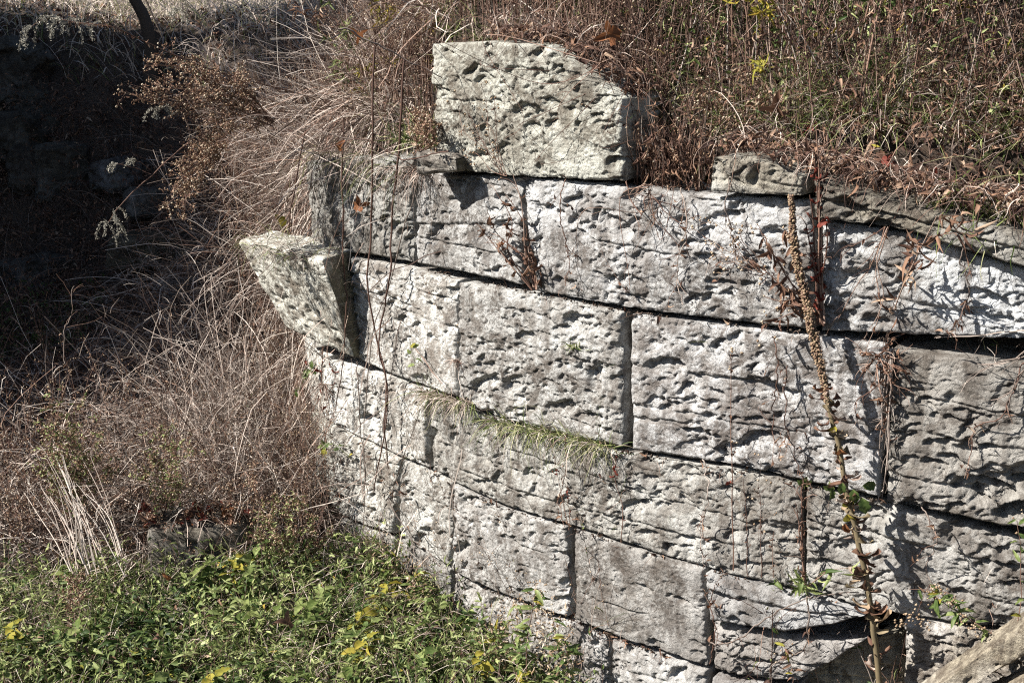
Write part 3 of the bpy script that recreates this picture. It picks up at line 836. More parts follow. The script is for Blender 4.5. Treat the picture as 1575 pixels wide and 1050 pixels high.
# 4. green ground cover in the lower left
b = Batch('green', 'grass', 'straw', 'yellow', 'deadleaf', 'redtwig', 'seed')
gz = lambda x, y: (bank_dist(x, y)[0] < -.03) & (y < 5.9 + .25 * vnoise(x * 2, y * 0, 8) + .25 * smooth((x + 1.0) / .5))
def hillock(x, y):
    return .09 + .13 * (vnoise(x * 2.4, y * 2.4, 77) + .5 * vnoise(x * 7, y * 7, 78)) - .05 * smooth((x + .8) / .7)
P0 = pick(19000, (-2.5, .35, 4.0, 6.4), gz); n = len(P0)
hmax = hillock(P0[:, 0], P0[:, 1]) + .03
P0[:, 2] += U(.15, 1, n) * hmax
k = rng.random(n)
dn = rng.normal(size=(n, 3)) * np.array([1, 1, .35]) + np.array([-.1, -.2, .05])
up = rng.normal(size=(n, 3)) * .6 + np.array([-.5, -.3, .7])
m = k < .80
tone = .42 + .5 * vnoise(P0[:, 0] * 3.1, P0[:, 1] * 3.1, 66)
b.leaves(P0[m], dn[m], up[m], U(.018, .075, m.sum()), U(.006, .030, m.sum()), np.clip(tone[m] + U(-.4, .5, m.sum()), 0, 1), 'green', .3)
m = (k >= .80) & (k < .835)
b.leaves(P0[m], dn[m], up[m], U(.02, .05, m.sum()), U(.008, .02, m.sum()), U(0, 1, m.sum()), 'yellow', .3)
m = k >= .925
b.leaves(P0[m], dn[m], up[m], U(.02, .05, m.sum()), U(.008, .02, m.sum()), U(0, 1, m.sum()), 'deadleaf', .5)
P0 = pick(15000, (-2.5, .35, 4.0, 6.3), clumped(gz, 1.5, -.5, 55)); n = len(P0)
P = grow(P0, dirs(n, (-.1, -.1, 1), .5), U(.14, .40, n), 7, 1.6, .35)
q = rng.random(n) < .5
b.blades(P[q], taper(q.sum(), 7, U(.003, .009, q.sum()), np.full(q.sum(), .001)), U(.1, 1, q.sum()), 'grass')
b.blades(P[~q], taper((~q).sum(), 7, U(.002, .006, (~q).sum()), np.full((~q).sum(), .001)), U(.1, 1, (~q).sum()), 'straw')
P0 = pick(1500, (-2.5, .35, 4.0, 6.3), gz); n = len(P0)
P = grow(P0, dirs(n, (-.05, -.1, 1), .25), U(.15, .36, n), 6, .3, .3)
b.tubes(P, taper(n, 6, U(.0012, .002, n), np.full(n, .0005)), U(.3, 1, n), 'redtwig')
c, t, own = along(P, 8, .25, 1.0); n = len(c)
b.leaves(c, t * .5 + rng.normal(size=(n, 3)) * .7, rng.normal(size=(n, 3)) * .5 + np.array([-.2, -.2, .8]), U(.018, .05, n), U(.006, .016, n), U(.2, 1, n), 'green', .4)
stuff(b, 'ground_cover', 'sunlit green leafy weeds and grass covering the ground at lower left', 'ground cover')

# 5. shaded bank at the back: litter, sparse twigs and low weeds
b = Batch('deadleaf', 'redtwig', 'greytwig', 'green', 'straw')
P0 = pick(9000, (-5.2, -.9, 6.2, 13.0), None); n = len(P0)
P0[:, 2] += U(.0, .05, n)
b.leaves(P0, rng.normal(size=(n, 3)) * np.array([1, 1, .3]), rng.normal(size=(n, 3)) * .5 + np.array([0, 0, 1]), U(.03, .085, n), U(.015, .04, n), U(0, 1, n), 'deadleaf', .6)
P0 = pick(3600, (-5.0, -1.3, 7.6, 12.5), lambda x, y: bank_dist(x, y)[0] < .35); n = len(P0)
P = grow(P0, dirs(n, (.1, -.1, 1), .5), U(.15, .6, n), 6, .8, .5)
q = rng.random(n) < .5
b.tubes(P[q], taper(q.sum(), 6, U(.0015, .0035, q.sum()), np.full(q.sum(), .0008)), U(0, .8, q.sum()), 'redtwig')
b.tubes(P[~q], taper((~q).sum(), 6, U(.0015, .0035, (~q).sum()), np.full((~q).sum(), .0008)), U(0, .6, (~q).sum()), 'greytwig')
c, t, own = along(P, 6, .2, 1.0); n = len(c)
b.leaves(c, rng.normal(size=(n, 3)), rng.normal(size=(n, 3)), U(.015, .04, n), U(.006, .016, n), U(0, .9, n), 'deadleaf', .5)
P0 = pick(1500, (-3.6, -1.4, 7.2, 9.2), clumped(fl, 1.3, .15, 91)); n = len(P0); P0[:, 2] += U(.02, .2, n)
b.leaves(P0, rng.normal(size=(n, 3)), rng.normal(size=(n, 3)) * .5 + np.array([0, 0, 1]), U(.02, .05, n), U(.008, .02, n), U(0, .6, n), 'green', .4)
stuff(b, 'leaf_litter', 'brown leaf litter and sparse weeds on the dark shaded bank', 'leaf litter')

# 6. sunlit dry grass on the level ground beyond the bank
b = Batch('straw', 'grass', 'greytwig', 'redtwig')
far = lambda x, y: (bank_dist(x, y)[0] > .5) & (y > 9.5)
P0 = pick(13000, (-5.5, .5, 9.5, 15.5), far); n = len(P0)
P = grow(P0, dirs(n, (-.1, -.1, 1), .5), U(.12, .5, n), 5, 1.2, .3)
q = rng.random(n) < .75
b.blades(P[q], taper(q.sum(), 5, U(.005, .012, q.sum()), np.full(q.sum(), .002)), U(.55, 1, q.sum()), 'straw')
b.blades(P[~q], taper((~q).sum(), 5, U(.003, .008, (~q).sum()), np.full((~q).sum(), .001)), U(.3, 1, (~q).sum()), 'grass')
stuff(b, 'far_dry_grass', 'sunlit pale dry grass on the ground beyond the dark bank', 'dry grass')

# 7. litter and trailing grass along the top edge of the wall
b = Batch('deadleaf', 'redleaf', 'straw', 'grass', 'green', 'redtwig')
P0 = pick(2600, (.3, 2.9, 3.3, 5.6), behind(.02, .7, .3, 3)); n = len(P0); P0[:, 2] += U(.01, .06, n)
b.leaves(P0, rng.normal(size=(n, 3)) * np.array([1, 1, .4]), rng.normal(size=(n, 3)) * .7 + np.array([0, -.3, 1]), U(.02, .06, n), U(.01, .03, n), U(0, 1, n), 'deadleaf', .8)
P0 = pick(900, (.3, 2.9, 3.3, 5.0), behind(.04, .35, .3, 3)); n = len(P0)
P = grow(P0, dirs(n, (-.4, -.4, .6), .6), U(.08, .3, n), 6, 1.4, .6)
b.blades(P, taper(n, 6, U(.0015, .003, n), np.full(n, .0006)), U(.2, 1, n), 'straw')
P0 = pick(420, (1.25, 2.2, 3.6, 4.3), behind(.04, .30, 1.2, 2.2)); n = len(P0)
P = grow(P0, dirs(n, (.35, -.45, .75), .45), U(.18, .42, n), 7, 1.9, .25)
b.blades(P, taper(n, 7, U(.004, .008, n), np.full(n, .001)), U(.25, 1, n), 'grass')
P0 = pick(4200, (.45, 2.9, 3.3, 5.2), behind(.05, .75, .45, 3)); n = len(P0)
P = grow(P0, dirs(n, (-.05, -.25, 1), .5), U(.07, .38, n), 6, .9, .4)
q = rng.random(n) < .35
b.blades(P[q], taper(q.sum(), 6, U(.003, .006, q.sum()), np.full(q.sum(), .0008)), U(.1, 1, q.sum()), 'grass')
b.blades(P[~q], taper((~q).sum(), 6, U(.002, .005, (~q).sum()), np.full((~q).sum(), .0008)), U(.0, .9, (~q).sum()), 'straw')
P0 = pick(900, (.45, 2.9, 3.3, 5.2), behind(.08, .8, .45, 3)); n = len(P0)
P = grow(P0, dirs(n, (-.05, -.2, 1), .3), U(.15, .5, n), 6, .3, .3)
b.tubes(P, taper(n, 6, U(.0012, .0024, n), np.full(n, .0006)), U(.1, 1, n), 'redtwig')
c, t, own = along(P, 6, .1, 1.0); n = len(c)
b.leaves(c, rng.normal(size=(n, 3)) * .8, rng.normal(size=(n, 3)), U(.015, .045, n), U(.006, .013, n), U(0, 1, n), 'deadleaf', .6)
P0 = pick(2600, (1.2, 2.7, 3.3, 4.9), behind(.10, .75, 1.2, 2.7)); n = len(P0)
P = grow(P0, dirs(n, (-.05, -.35, .9), .5), U(.10, .36, n), 6, 1.0, .4)
q = rng.random(n) < .45
b.blades(P[q], taper(q.sum(), 6, U(.003, .007, q.sum()), np.full(q.sum(), .0008)), U(.1, 1, q.sum()), 'grass')
b.blades(P[~q], taper((~q).sum(), 6, U(.002, .005, (~q).sum()), np.full((~q).sum(), .0008)), U(.1, 1, (~q).sum()), 'straw')
c, t, own = along(P, 2, .2, 1.0); n = len(c)
b.leaves(c, rng.normal(size=(n, 3)) * .8, rng.normal(size=(n, 3)), U(.015, .045, n), U(.006, .014, n), U(0, 1, n), 'deadleaf', .6)
stuff(b, 'wall_top_litter', 'dead leaves and trailing grass along the top edge of the wall at right', 'leaf litter')

# weeds filling the slot in the wall between the two capping stones
b = Batch('deadleaf', 'redtwig', 'straw', 'grass', 'seed')
ng = 230
base = np.array([wp(x, y, o_) for x, y, o_ in zip(U(970, 1100, ng), U(245, 300, ng), U(-.16, -.02, ng))])
P = grow(base, dirs(ng, (-.05, -.15, 1), .22), U(.04, 1, ng) ** 2 * .34 + .05, 7, .3, .3)
b.tubes(P, taper(ng, 7, U(.0012, .0026, ng), np.full(ng, .0006)), U(0, 1, ng), 'redtwig')
q = U(0, 1, ng) < .5
b.blades(P[q] + .01, taper(q.sum(), 7, U(.002, .005, q.sum()), np.full(q.sum(), .0006)), U(0, .9, q.sum()), 'straw')
c, t, own = along(P, 4, .1, 1.0); n = len(c)
b.leaves(c, rng.normal(size=(n, 3)) * .6 + np.array([0, 0, -.8]), rng.normal(size=(n, 3)), U(.012, .05, n), U(.004, .011, n), U(0, 1, n), 'deadleaf', .7)
c, t, own = along(P[::3], 2, .5, 1.0); n = len(c)
b.blobs(c, U(.003, .006, n), U(0, 1, n), 'seed')
stuff(b, 'gap_weeds', 'dry brown weeds packed into the gap right of the pale capping block', 'weeds')

# ------------------------------------------------------------------ trees
def tree(base, height, r, crown_c, crown_r, nleaf, label, bend=(.2, 0, 0)):  # builds the unseen leafy trees added at left to cast shade
    t = empty('tree', base, label, 'tree')
    b = Batch('bark')
    top = np.array(base) + np.array([0, 0, height]) + np.array(bend)
    mid = (np.array(base) + top) / 2 + np.array([-.12, 0, 0])
    P = spline([np.array(base) - np.array([0, 0, .2]), mid, top], 14)[None]
    b.tubes(P, np.linspace(r, r * .35, 14)[None], np.array([.5]), 'bark', 9)
    b.build('trunk', t)
    cc = np.array(crown_c)
    b = Batch('bark')
    c, tt, own = along(P, 26, .45, 1.0)
    d = unit(cc[None] + rng.normal(size=c.shape) * crown_r * .6 - c)
    L = grow(c, d, U(.6, 1.3, 26) * crown_r, 7, -.1, .5)
    b.tubes(L, taper(26, 7, np.full(26, r * .3), np.full(26, .006)), U(0, 1, 26), 'bark', 5)
    c2, t2, o2 = along(L, 12, .3, 1.0)
    L2 = grow(c2, t2 + rng.normal(size=c2.shape) * .7, U(.2, .5, len(c2)) * crown_r, 5, .2, .6)
    b.tubes(L2, taper(len(c2), 5, np.full(len(c2), r * .09), np.full(len(c2), .003)), U(0, 1, len(c2)), 'bark')
    b.build('limb', t)
    b = Batch('green', 'deadleaf')
    c3, t3, o3 = along(L2, max(1, nleaf // len(c2)), .1, 1.0)
    c3 = c3 + rng.normal(size=c3.shape) * .14 * crown_r; n = len(c3)
    b.leaves(c3, rng.normal(size=(n, 3)) + np.array([0, 0, -.4]), rng.normal(size=(n, 3)), U(.10, .18, n), U(.06, .11, n), U(0, 1, n), 'green', .3)
    b.build('crown', t)
    return t
def gpt(x, y): return np.array([x, y, float(ground_z(np.array([x]), np.array([y]))[0])])
tree(gpt(-6.6, 10.0), 3.4, .13, gpt(-6.5, 9.9) + np.array([0, 0, 2.9]), 1.5, 9000, 'unseen broad tree added out of view to shade the back of the gully')
tree(gpt(-8.2, 8.6), 3.0, .11, gpt(-8.1, 8.5) + np.array([0, 0, 2.4]), 1.3, 6000, 'smaller unseen tree added farther left on the bank for more shade')
# the leaning dark trunk at the top left of the view
b0 = on_ground(232, 135)
t = empty('tree', b0, 'dark leaning tree trunk standing at the top of the shaded bank', 'tree')
Yt = b0[1]
tp = [b0 - np.array([0, 0, .15]), at(233, 80, Yt), at(222, 28, Yt), at(205, -5, Yt), at(188, -60, Yt), at(180, -170, Yt), at(170, -420, Yt)]
b = Batch('bark')
P = spline(tp, 36)
Rr = np.interp(np.linspace(0, 1, 36), [0, .12, .3, 1], [.085, .062, .052, .03]) * (1 + .10 * fbm(np.linspace(0, 9, 36), np.zeros(36), 5, 3))
b.tubes(P[None], Rr[None], np.array([.4]), 'bark', 12)
b.build('trunk', t)
b = Batch('bark', 'deadleaf')
c, tt, own = along(P[None], 14, .62, 1.0)
L = grow(c, rng.normal(size=c.shape) + np.array([0, 0, .9]), U(.5, 1.2, 14), 7, -.1, .5)
b.tubes(L, taper(14, 7, np.full(14, .02), np.full(14, .004)), U(0, 1, 14), 'bark', 5)
b.build('limb', t)

# ------------------------------------------------------------------ single plants
def leaf_mesh(kind, mat, seed):
    r_ = np.random.default_rng(seed)
    if kind == 'maple':
        ang = np.linspace(-2.75, 2.75, 31)
        lob = np.array([0.55, .62, .30, .86, .36, 1.0, .36, .86, .30, .62, .55])
        rr = np.interp(np.linspace(0, 10, 31), np.arange(11), lob) * (1 + .08 * r_.normal(size=31))
        X = rr * np.sin(ang) * .62; Y = .38 + rr * np.cos(ang) * .60
        Z = .35 * np.sin(X * 5 + seed) * np.abs(X) + .9 * (X ** 2) + .18 * np.sin(Y * 6 + seed) + .05 * r_.normal(size=31)
        V = np.vstack([[(0, .35, -.03), (0, 0, 0)], np.stack([X, Y, Z], -1)])
        F = [(0, 2 + i, 3 + i) for i in range(30)] + [(0, 32, 1), (0, 1, 2)]
        return raw_mesh('leaf', V, np.array(F), [M[mat]], attr={'rnd': np.clip(.35 + .4 * r_.random(len(V)), 0, 1)})
    n = 8
    t = np.linspace(0, 1, n)
    w = {'broad': .27 * np.sin(np.pi * t ** .8) ** .8, 'narrow': .11 * np.sin(np.pi * t ** .75) ** .8, 'curled': .20 * np.sin(np.pi * t ** .9) ** .7}[kind]
    w = w * (1 + .12 * r_.normal(size=n)); w[0] = .012; w[-1] = .004
    cu = {'broad': .5, 'narrow': .8, 'curled': 2.6}[kind]
    th = cu * t + .3
    dz = np.cumsum(-np.sin(th - .3)) / n; dy = np.cumsum(np.cos(th - .3)) / n; dy -= dy[0]; dz -= dz[0]
    tw = r_.normal() * (1.2 if kind == 'curled' else .3) * t
    cup = .9 if kind == 'curled' else .35
    rows = []
    for k in range(n):
        for sgn in (-1, -.5, 0, .5, 1):
            x = w[k] * sgn; z = cup * abs(x) * (1 + .4 * math.sin(k * 2.3 + seed + sgn))
            rows.append((x * math.cos(tw[k]) - z * math.sin(tw[k]), dy[k], dz[k] + x * math.sin(tw[k]) + z * math.cos(tw[k])))
    F = [(k * 5 + j, k * 5 + j + 1, (k + 1) * 5 + j + 1, (k + 1) * 5 + j) for k in range(n - 1) for j in range(4)]
    base = r_.uniform(.3, .9)
    return raw_mesh('leaf', np.array(rows), np.array(F), [M[mat]], attr={'rnd': np.clip(base + .12 * r_.normal(size=len(rows)), 0, 1)}, smooth_=True)
_leaves = {}
def leaf(parent, kind, mat, pos, d, nrm, size, name='leaf', v=None):
    v = int(rng.integers(4)) if v is None else v
    key = (kind, mat, v)
    if key not in _leaves: _leaves[key] = leaf_mesh(kind, mat, 11 + v * 7)
    o = bpy.data.objects.new(name, _leaves[key]); COL.objects.link(o)
    y = Vector(d).normalized(); z = Vector(nrm); x = y.cross(z)
    if x.length < 1e-3: x = y.orthogonal()
    x.normalize(); z = x.cross(y)
    R = Matrix((x, y, z)).transposed()
    o.rotation_mode = 'QUATERNION'; o.rotation_quaternion = R.to_quaternion()
    o.scale = (size,) * 3
    p = np.array(pos, float)
    if parent is not None:
        o.parent = parent; p = p - np.array(parent.location)
    o.location = p
    return o
NRM = np.array([-.45, -.85, .3])
def R3(): return rng.normal(size=3)
def stem_part(parent, pts, r0, r1, mat='redtwig', K=None, wob=.004, name='stem', rnd=.5, sides=5):
    P = spline(pts, K or len(pts) * 6)
    P = P + wob * np.stack([fbm(np.arange(len(P)) * .35, np.full(len(P), float(rng.integers(99))), 3, 3) for _ in range(3)], -1)
    b = Batch(mat)
    b.tubes(P[None], np.linspace(r0, r1, len(P))[None], np.array([rnd]), mat, sides)
    b.build(name, parent)
    return P
def plant(name, label, cat, base, group=None): return empty(name, base, label, cat, group)

# the tall knobbly stalk in front of the wall
pts = [wp(1356, 1075, .10), wp(1345, 985, .12), wp(1335, 900, .14), wp(1318, 830, .15), wp(1303, 760, .15), wp(1290, 690, .15), wp(1272, 610, .14),
       wp(1258, 545, .13), wp(1243, 480, .12), wp(1230, 420, .11), wp(1220, 360, .11), wp(1216, 300, .11)]
ms = plant('mullein_stalk', 'tall dead seed stalk with a long brown knobbly spike leaning against the wall at right', 'stalk', pts[0])
P = stem_part(ms, pts, .011, .005, 'stalk', 70, .006, rnd=.5, sides=7)
b = Batch('seed', 'redtwig', 'straw')
c, t, _ = along(P[None, 36:], 1500, 0, 1); n = len(c)
rad = np.interp(c[:, 2], [P[36, 2], P[44, 2], P[62, 2], P[-1, 2]], [.006, .016, .013, .007])
o_ = unit(rng.normal(size=(n, 3)) * np.array([1, 1, .4]))
b.blobs(c + o_ * rad[:, None] * U(.6, 1.15, n)[:, None], U(.003, .0060, n), U(0, .55, n), 'seed')
b.blobs(c[::2] + R3() * .002 + o_[::2] * rad[::2, None] * .8, U(.003, .006, len(c[::2])), U(.3, .9, len(c[::2])), 'redtwig')
b.build('seed_spike', ms)
for k in range(96):
    f = U(.02, .56) if k < 88 else U(.5, .64)
    p = P[int(f * 69)] + R3() * .006
    mt = rng.choice(['deadleaf', 'deadleaf', 'deadleaf', 'stalk', 'stalk', 'straw', 'seed'])
    d = np.array([U(-.5, .5), U(-.6, .2), U(-1.6, -.3)])
    leaf(ms, 'curled', mt, p, d, R3() + NRM, U(.045, .105))
for x, y, mt, sz in ((1296, 742, 'green', .05), (1312, 752, 'green', .06), (1298, 772, 'yellow', .07), (1303, 790, 'yellow', .10), (1300, 805, 'orange', .10), (1326, 765, 'green', .07), (1292, 690, 'orange', .08), (1285, 655, 'yellow', .08), (1318, 870, 'deadleaf', .13)):
    leaf(ms, 'curled' if mt != 'green' else 'broad', mt, wp(x, y, .16), (U(-.3, .3), -.3, -1), NRM + R3() * .3, sz)
for x, y, sz, lb in ((1238, 742, .045, 'single round green leaf sprouting in the joint left of the tall stalk'), (1281, 748, .055, 'lobed green leaf just left of the tall stalk at the joint'), (1346, 742, .06, 'pair of green leaves in the joint right of the tall stalk')):
    e = plant('seedling', lb, 'plant', wp(x, y, .02))
    stem_part(e, [wp(x, y + 8, -.02), wp(x, y, .05)], .0015, .001, 'green', rnd=.6)
    for q in range(3): leaf(e, 'broad', 'green', wp(x, y + 4, .05), (U(-1, 1), -.4, U(-.3, .9)), NRM + R3() * .3, sz * U(.75, 1.1), v=q)

def bundle(name, label, cat, base_px, tips, off0, off1, r, mat='redtwig', nleaf=3, lm='deadleaf', lk='curled', ls=(.03, .06), twigs=3, droop=0, group=None, heads=None, bow=.06):
    """several stems from one root in a joint of the wall, each its own part"""
    e = plant(name, label, cat, wp(*base_px, off0 if off0 > 0 else .0), group)
    for (x, y) in tips:
        a = wp(base_px[0] + U(-5, 5), base_px[1] + U(-3, 3), off0); z = wp(x, y, off1 * U(.6, 1.2))
        m1 = a * .66 + z * .34 + R3() * bow * np.linalg.norm(z - a) * .7; m2 = a * .3 + z * .7 + R3() * bow * np.linalg.norm(z - a) + np.array([0, 0, droop])
        P = stem_part(e, [a, m1, m2, z], r, r * .4, mat, 20, .004, rnd=U(.3, .95))
        if twigs:
            c, t, _ = along(P[None], twigs, .35, 1)
            S = grow(c, t + rng.normal(size=c.shape) * .6, U(.03, .10, twigs), 5, .5, .5)
            b = Batch(mat); b.tubes(S, taper(twigs, 5, np.full(twigs, r * .5), np.full(twigs, r * .2)), U(0, 1, twigs), mat); b.build('twig', e)
            if heads:
                h = Batch(heads); q = S[:, -1]; q = np.concatenate([q, q + rng.normal(size=q.shape) * .008, z[None]]); h.blobs(q, U(.003, .0065, len(q)), U(.1, .85, len(q)), heads); h.build('seed_head', e)
        for k in range(nleaf):
            p = P[int(U(3, 19))]
            leaf(e, lk, lm, p, (U(-.7, .7), U(-.6, 0), U(-1, .1)), R3() + NRM, U(*ls))
    return e
bundle('dead_weed', 'brown dead weed growing up from the joint under the pale capping block', 'weed', (822, 444),
       [(762, 292), (752, 330), (778, 300), (790, 268), (783, 330), (735, 345), (800, 350), (770, 372), (812, 380)], .02, .09, .0032, nleaf=6, ls=(.03, .07))
bundle('dead_weed', 'dark dead weed rising from the joint between the two capping stones at right', 'weed', (1262, 500),
       [(1252, 235), (1262, 260), (1246, 300), (1240, 345), (1270, 330), (1256, 200), (1250, 400)], .03, .07, .0045, nleaf=7, lm='redleaf', ls=(.03, .06), bow=.02)
bundle('dead_weed', 'dark red weed hanging its withered leaves left of the tall knobbly stalk', 'weed', (1245, 470),
       [(1165, 345), (1185, 385), (1150, 400), (1195, 430), (1175, 455), (1205, 350), (1215, 470), (1180, 500)], .04, .12, .0028, nleaf=9, lm='deadleaf', lk='narrow', ls=(.04, .075), heads='seed')
bundle('seed_weed', 'fine weed with pale round seed heads in front of the long block at upper right', 'weed', (1175, 420),
       [(1085, 335), (1065, 350), (1120, 345), (1098, 372), (1140, 355), (1120, 395)], .03, .11, .0016, nleaf=1, ls=(.015, .03), twigs=5, heads='seed')
bundle('seed_weed', 'thin weed with tan seed heads on the face of the pale capping block', 'weed', (775, 268),
       [(705, 165), (740, 130), (762, 150), (765, 235), (728, 205), (715, 240), (742, 180), (700, 140)], .09, .12, .0016, nleaf=2, ls=(.015, .035), twigs=5, heads='seed')
bundle('thin_stem', 'thin reddish stem with small tan seed heads rising before the long middle block', 'weed', (1130, 880), [(1124, 545)], .04, .07, .0026, nleaf=6, ls=(.02, .04), twigs=6, heads='seed', bow=.01)
bundle('thin_stem', 'short reddish stem second from left in the row rooted on the broken slab', 'weed', (1146, 884), [(1143, 735)], .04, .06, .0018, 'redtwig', 6, ls=(.015, .03), twigs=5, bow=.015)
bundle('thin_stem', 'short stem with round tan heads, third from left on the broken slab', 'weed', (1168, 886), [(1166, 738)], .04, .07, .0018, 'redtwig', 7, ls=(.015, .035), twigs=6, heads='seed', bow=.015)
bundle('thin_stem', 'shortest stem in the row rooted on the broken slab', 'weed', (1186, 888), [(1192, 815)], .04, .06, .0015, 'redtwig', 4, ls=(.015, .03), twigs=4, bow=.03)
bundle('dark_stem', 'upright dark bare stem standing left of the tall stalk below the joint', 'weed', (1236, 903), [(1233, 745), (1228, 800)], .03, .07, .0045, 'redtwig', 8, ls=(.02, .045), twigs=8, bow=.015)
bundle('red_stem', 'short dark red stem rising from the joint in the middle of the wall', 'weed', (958, 832), [(948, 690)], .02, .05, .0022, 'redtwig', 7, 'redleaf', ls=(.02, .04), twigs=4, bow=.02)
bundle('red_stem', 'thin brown weed trailing above the vertical joint at the lower middle', 'weed', (878, 812), [(852, 700), (872, 740)], .02, .06, .0017, 'redtwig', 4, 'redleaf', ls=(.02, .035), twigs=5)
bundle('creeper', 'bunch of grey creeper stems hanging down the vertical joint at right', 'creeper', (1368, 535),
       [(1358, 765), (1362, 740), (1352, 700), (1366, 690), (1356, 650), (1348, 600), (1372, 640)], .05, .05, .0035, 'greytwig', 2, ls=(.02, .04), twigs=5, bow=.02)
bundle('creeper', 'small nest of dark twigs caught at the top of the right vertical joint', 'creeper', (1350, 550),
       [(1322, 535), (1330, 570), (1385, 545), (1340, 590), (1395, 570), (1318, 640), (1400, 600), (1372, 520), (1345, 660)], .05, .08, .0028, 'redtwig', 6, ls=(.02, .045), twigs=6, bow=.1)
bundle('creeper', 'pale bare twigs reaching in over the dark joint from the right edge', 'creeper', (1640, 505),
       [(1480, 592), (1510, 560), (1440, 520), (1525, 615), (1550, 640)], .16, .10, .003, 'greytwig', 0, twigs=4, bow=.07)
bundle('creeper', 'thin brown creeper hanging across the pale right hand block', 'creeper', (1362, 350),
       [(1330, 520), (1290, 490), (1335, 400), (1292, 400), (1330, 545)], .08, .07, .0022, 'redtwig', 2, ls=(.02, .035), twigs=3, bow=.05)
bundle('creeper', 'curly reddish creeper looping over the long upper block', 'creeper', (1000, 285),
       [(888, 410), (925, 385), (905, 330), (960, 420), (1010, 400), (1040, 380), (870, 330), (985, 350)], .05, .07, .0018, 'redtwig', 1, ls=(.015, .03), twigs=4, bow=.25)
bundle('creeper', 'wiry creeper looping across the face of the pale capping block', 'creeper', (925, 100),
       [(730, 100), (745, 85), (800, 200), (860, 190), (940, 230), (975, 215), (775, 215), (900, 240)], .08, .06, .0017, 'redtwig', 1, ls=(.015, .03), twigs=4, bow=.22)
bundle('creeper', 'thin creeper trailing down the joint past the crevice root at the left end', 'creeper', (500, 520), [(495, 640), (510, 600), (488, 690)], .04, .05, .002, 'redtwig', 3, 'redleaf', ls=(.03, .05), twigs=3)
for lb, pp, r in (('long dark vine hanging down the left blocks, left one of the crossing pair', [(576, 60), (573, 200), (571, 350), (566, 440), (582, 530), (592, 572), (596, 640), (584, 700), (575, 760)], .0028),
                  ('long dark vine hanging down the left blocks, right one of the crossing pair', [(622, 90), (612, 240), (603, 350), (601, 420), (590, 480), (583, 540), (594, 590), (592, 660), (598, 720)], .0028),
                  ('thin vine hanging along the swung out block at the left end', [(470, 200), (447, 330), (440, 400), (452, 480), (460, 560), (468, 620)], .0022),
                  ('thin vine hanging before the dark crevice beside the swung out block', [(528, 180), (527, 330), (530, 420), (533, 480), (524, 590), (512, 640)], .0022),
                  ('short thin vine lying on the third course below the dark crevice', [(548, 555), (552, 620), (557, 690), (566, 760)], .0018),
                  ('thin vine hanging from the dry grass down to the lower left joint', [(655, 240), (628, 330), (600, 430), (572, 520), (561, 640), (560, 760), (556, 860)], .0017),
                  ('slender grey vine crossing the broken slab and trailing to the bottom edge', [(1240, 905), (1243, 960), (1236, 1000), (1190, 1020), (1185, 1050)], .0018),
                  ('slack pale runner arching low across the broken slab', [(1090, 990), (1130, 985), (1180, 950), (1240, 920), (1320, 910)], .0018)):
    e = plant('vine', lb, 'vine', wp(*pp[0], .08))
    P = stem_part(e, [wp(x, y, .06 + .03 * (k % 2)) for k, (x, y) in enumerate(pp)], r * 1.8, r * 1.1, 'redtwig' if r > .002 else 'greytwig', 60, .007, rnd=.3)
    c, t, _ = along(P[None], 7, .1, 1); S = grow(c, t + rng.normal(size=c.shape) * .5, U(.03, .10, 7), 5, .6, .5)
    b = Batch('redtwig'); b.tubes(S, taper(7, 5, np.full(7, .0012), np.full(7, .0006)), U(.2, .9, 7), 'redtwig'); b.build('twig', e)

# grass tufts rooted in the joints
def tuft(label, base_px, width, n, L, lean, mats, droop=1.5, seed_=0, off=.02, w=(.002, .0045), name='grass_tuft'):
    e = plant(name, label, 'grass', wp(*base_px, off))
    xs = U(-width, width, n)
    B = np.array([wp(base_px[0] + x, base_px[1] + x * .22, off) for x in xs])
    P = grow(B, dirs(n, lean, .75), U(L[0], L[1], n) * U(.4, 1.15, n), 8, U(.1, 1.3, n) * droop, .7)
    k = rng.integers(len(mats), size=n)
    b = Batch(*sorted(set(mats)))
    for i, mt in enumerate(mats):
        m = k == i
        if m.sum(): b.blades(P[m], taper(m.sum(), 8, U(w[0], w[1], m.sum()), np.full(m.sum(), .0006)), U(.1, 1, m.sum()), mt)
    b.build('blades', e)
tuft('left and rounder of two dry grass tufts in the joint across the middle wall', (688, 612), 42, 330, (.08, .26), (-.5, -.7, .35), ['grass', 'straw', 'straw'])
tuft('right and longer of two dry grass tufts in the joint across the middle wall', (850, 668), 95, 520, (.08, .28), (-.35, -.7, .35), ['grass', 'straw', 'grass'])
tuft('small fresh green grass tuft on the face of the block right of centre', (882, 535), 4, 26, (.05, .11), (-.1, -.6, .6), ['grass'], .8, w=(.004, .007))
tuft('tiny withered tuft in the vertical joint left of centre', (702, 555), 5, 45, (.04, .14), (.1, -.6, .3), ['straw', 'redtwig'], 1.6)
tuft('matted brown root tuft hanging in the crevice at the left end', (497, 590), 4, 110, (.10, .30), (.0, -.3, -.6), ['redtwig', 'straw'], 1.2)
e = plant('grass_tuft', 'yellow green grass on top of the swung out block', 'grass', at(430, 385, 6.4))
tt_ = U(0, 1, 420)[:, None]; dd_ = U(.0, .9, 420)[:, None]
B = at(372, 374, 6.62)[None] * (1 - tt_) + at(480, 402, 5.99)[None] * tt_ + dd_ * np.array([[.13, .26, .0]]) + np.array([[0, 0, -.01]])
P = grow(B, dirs(420, (-.35, -.35, .7), .6), U(.06, .24, 420), 8, 1.4, .5)
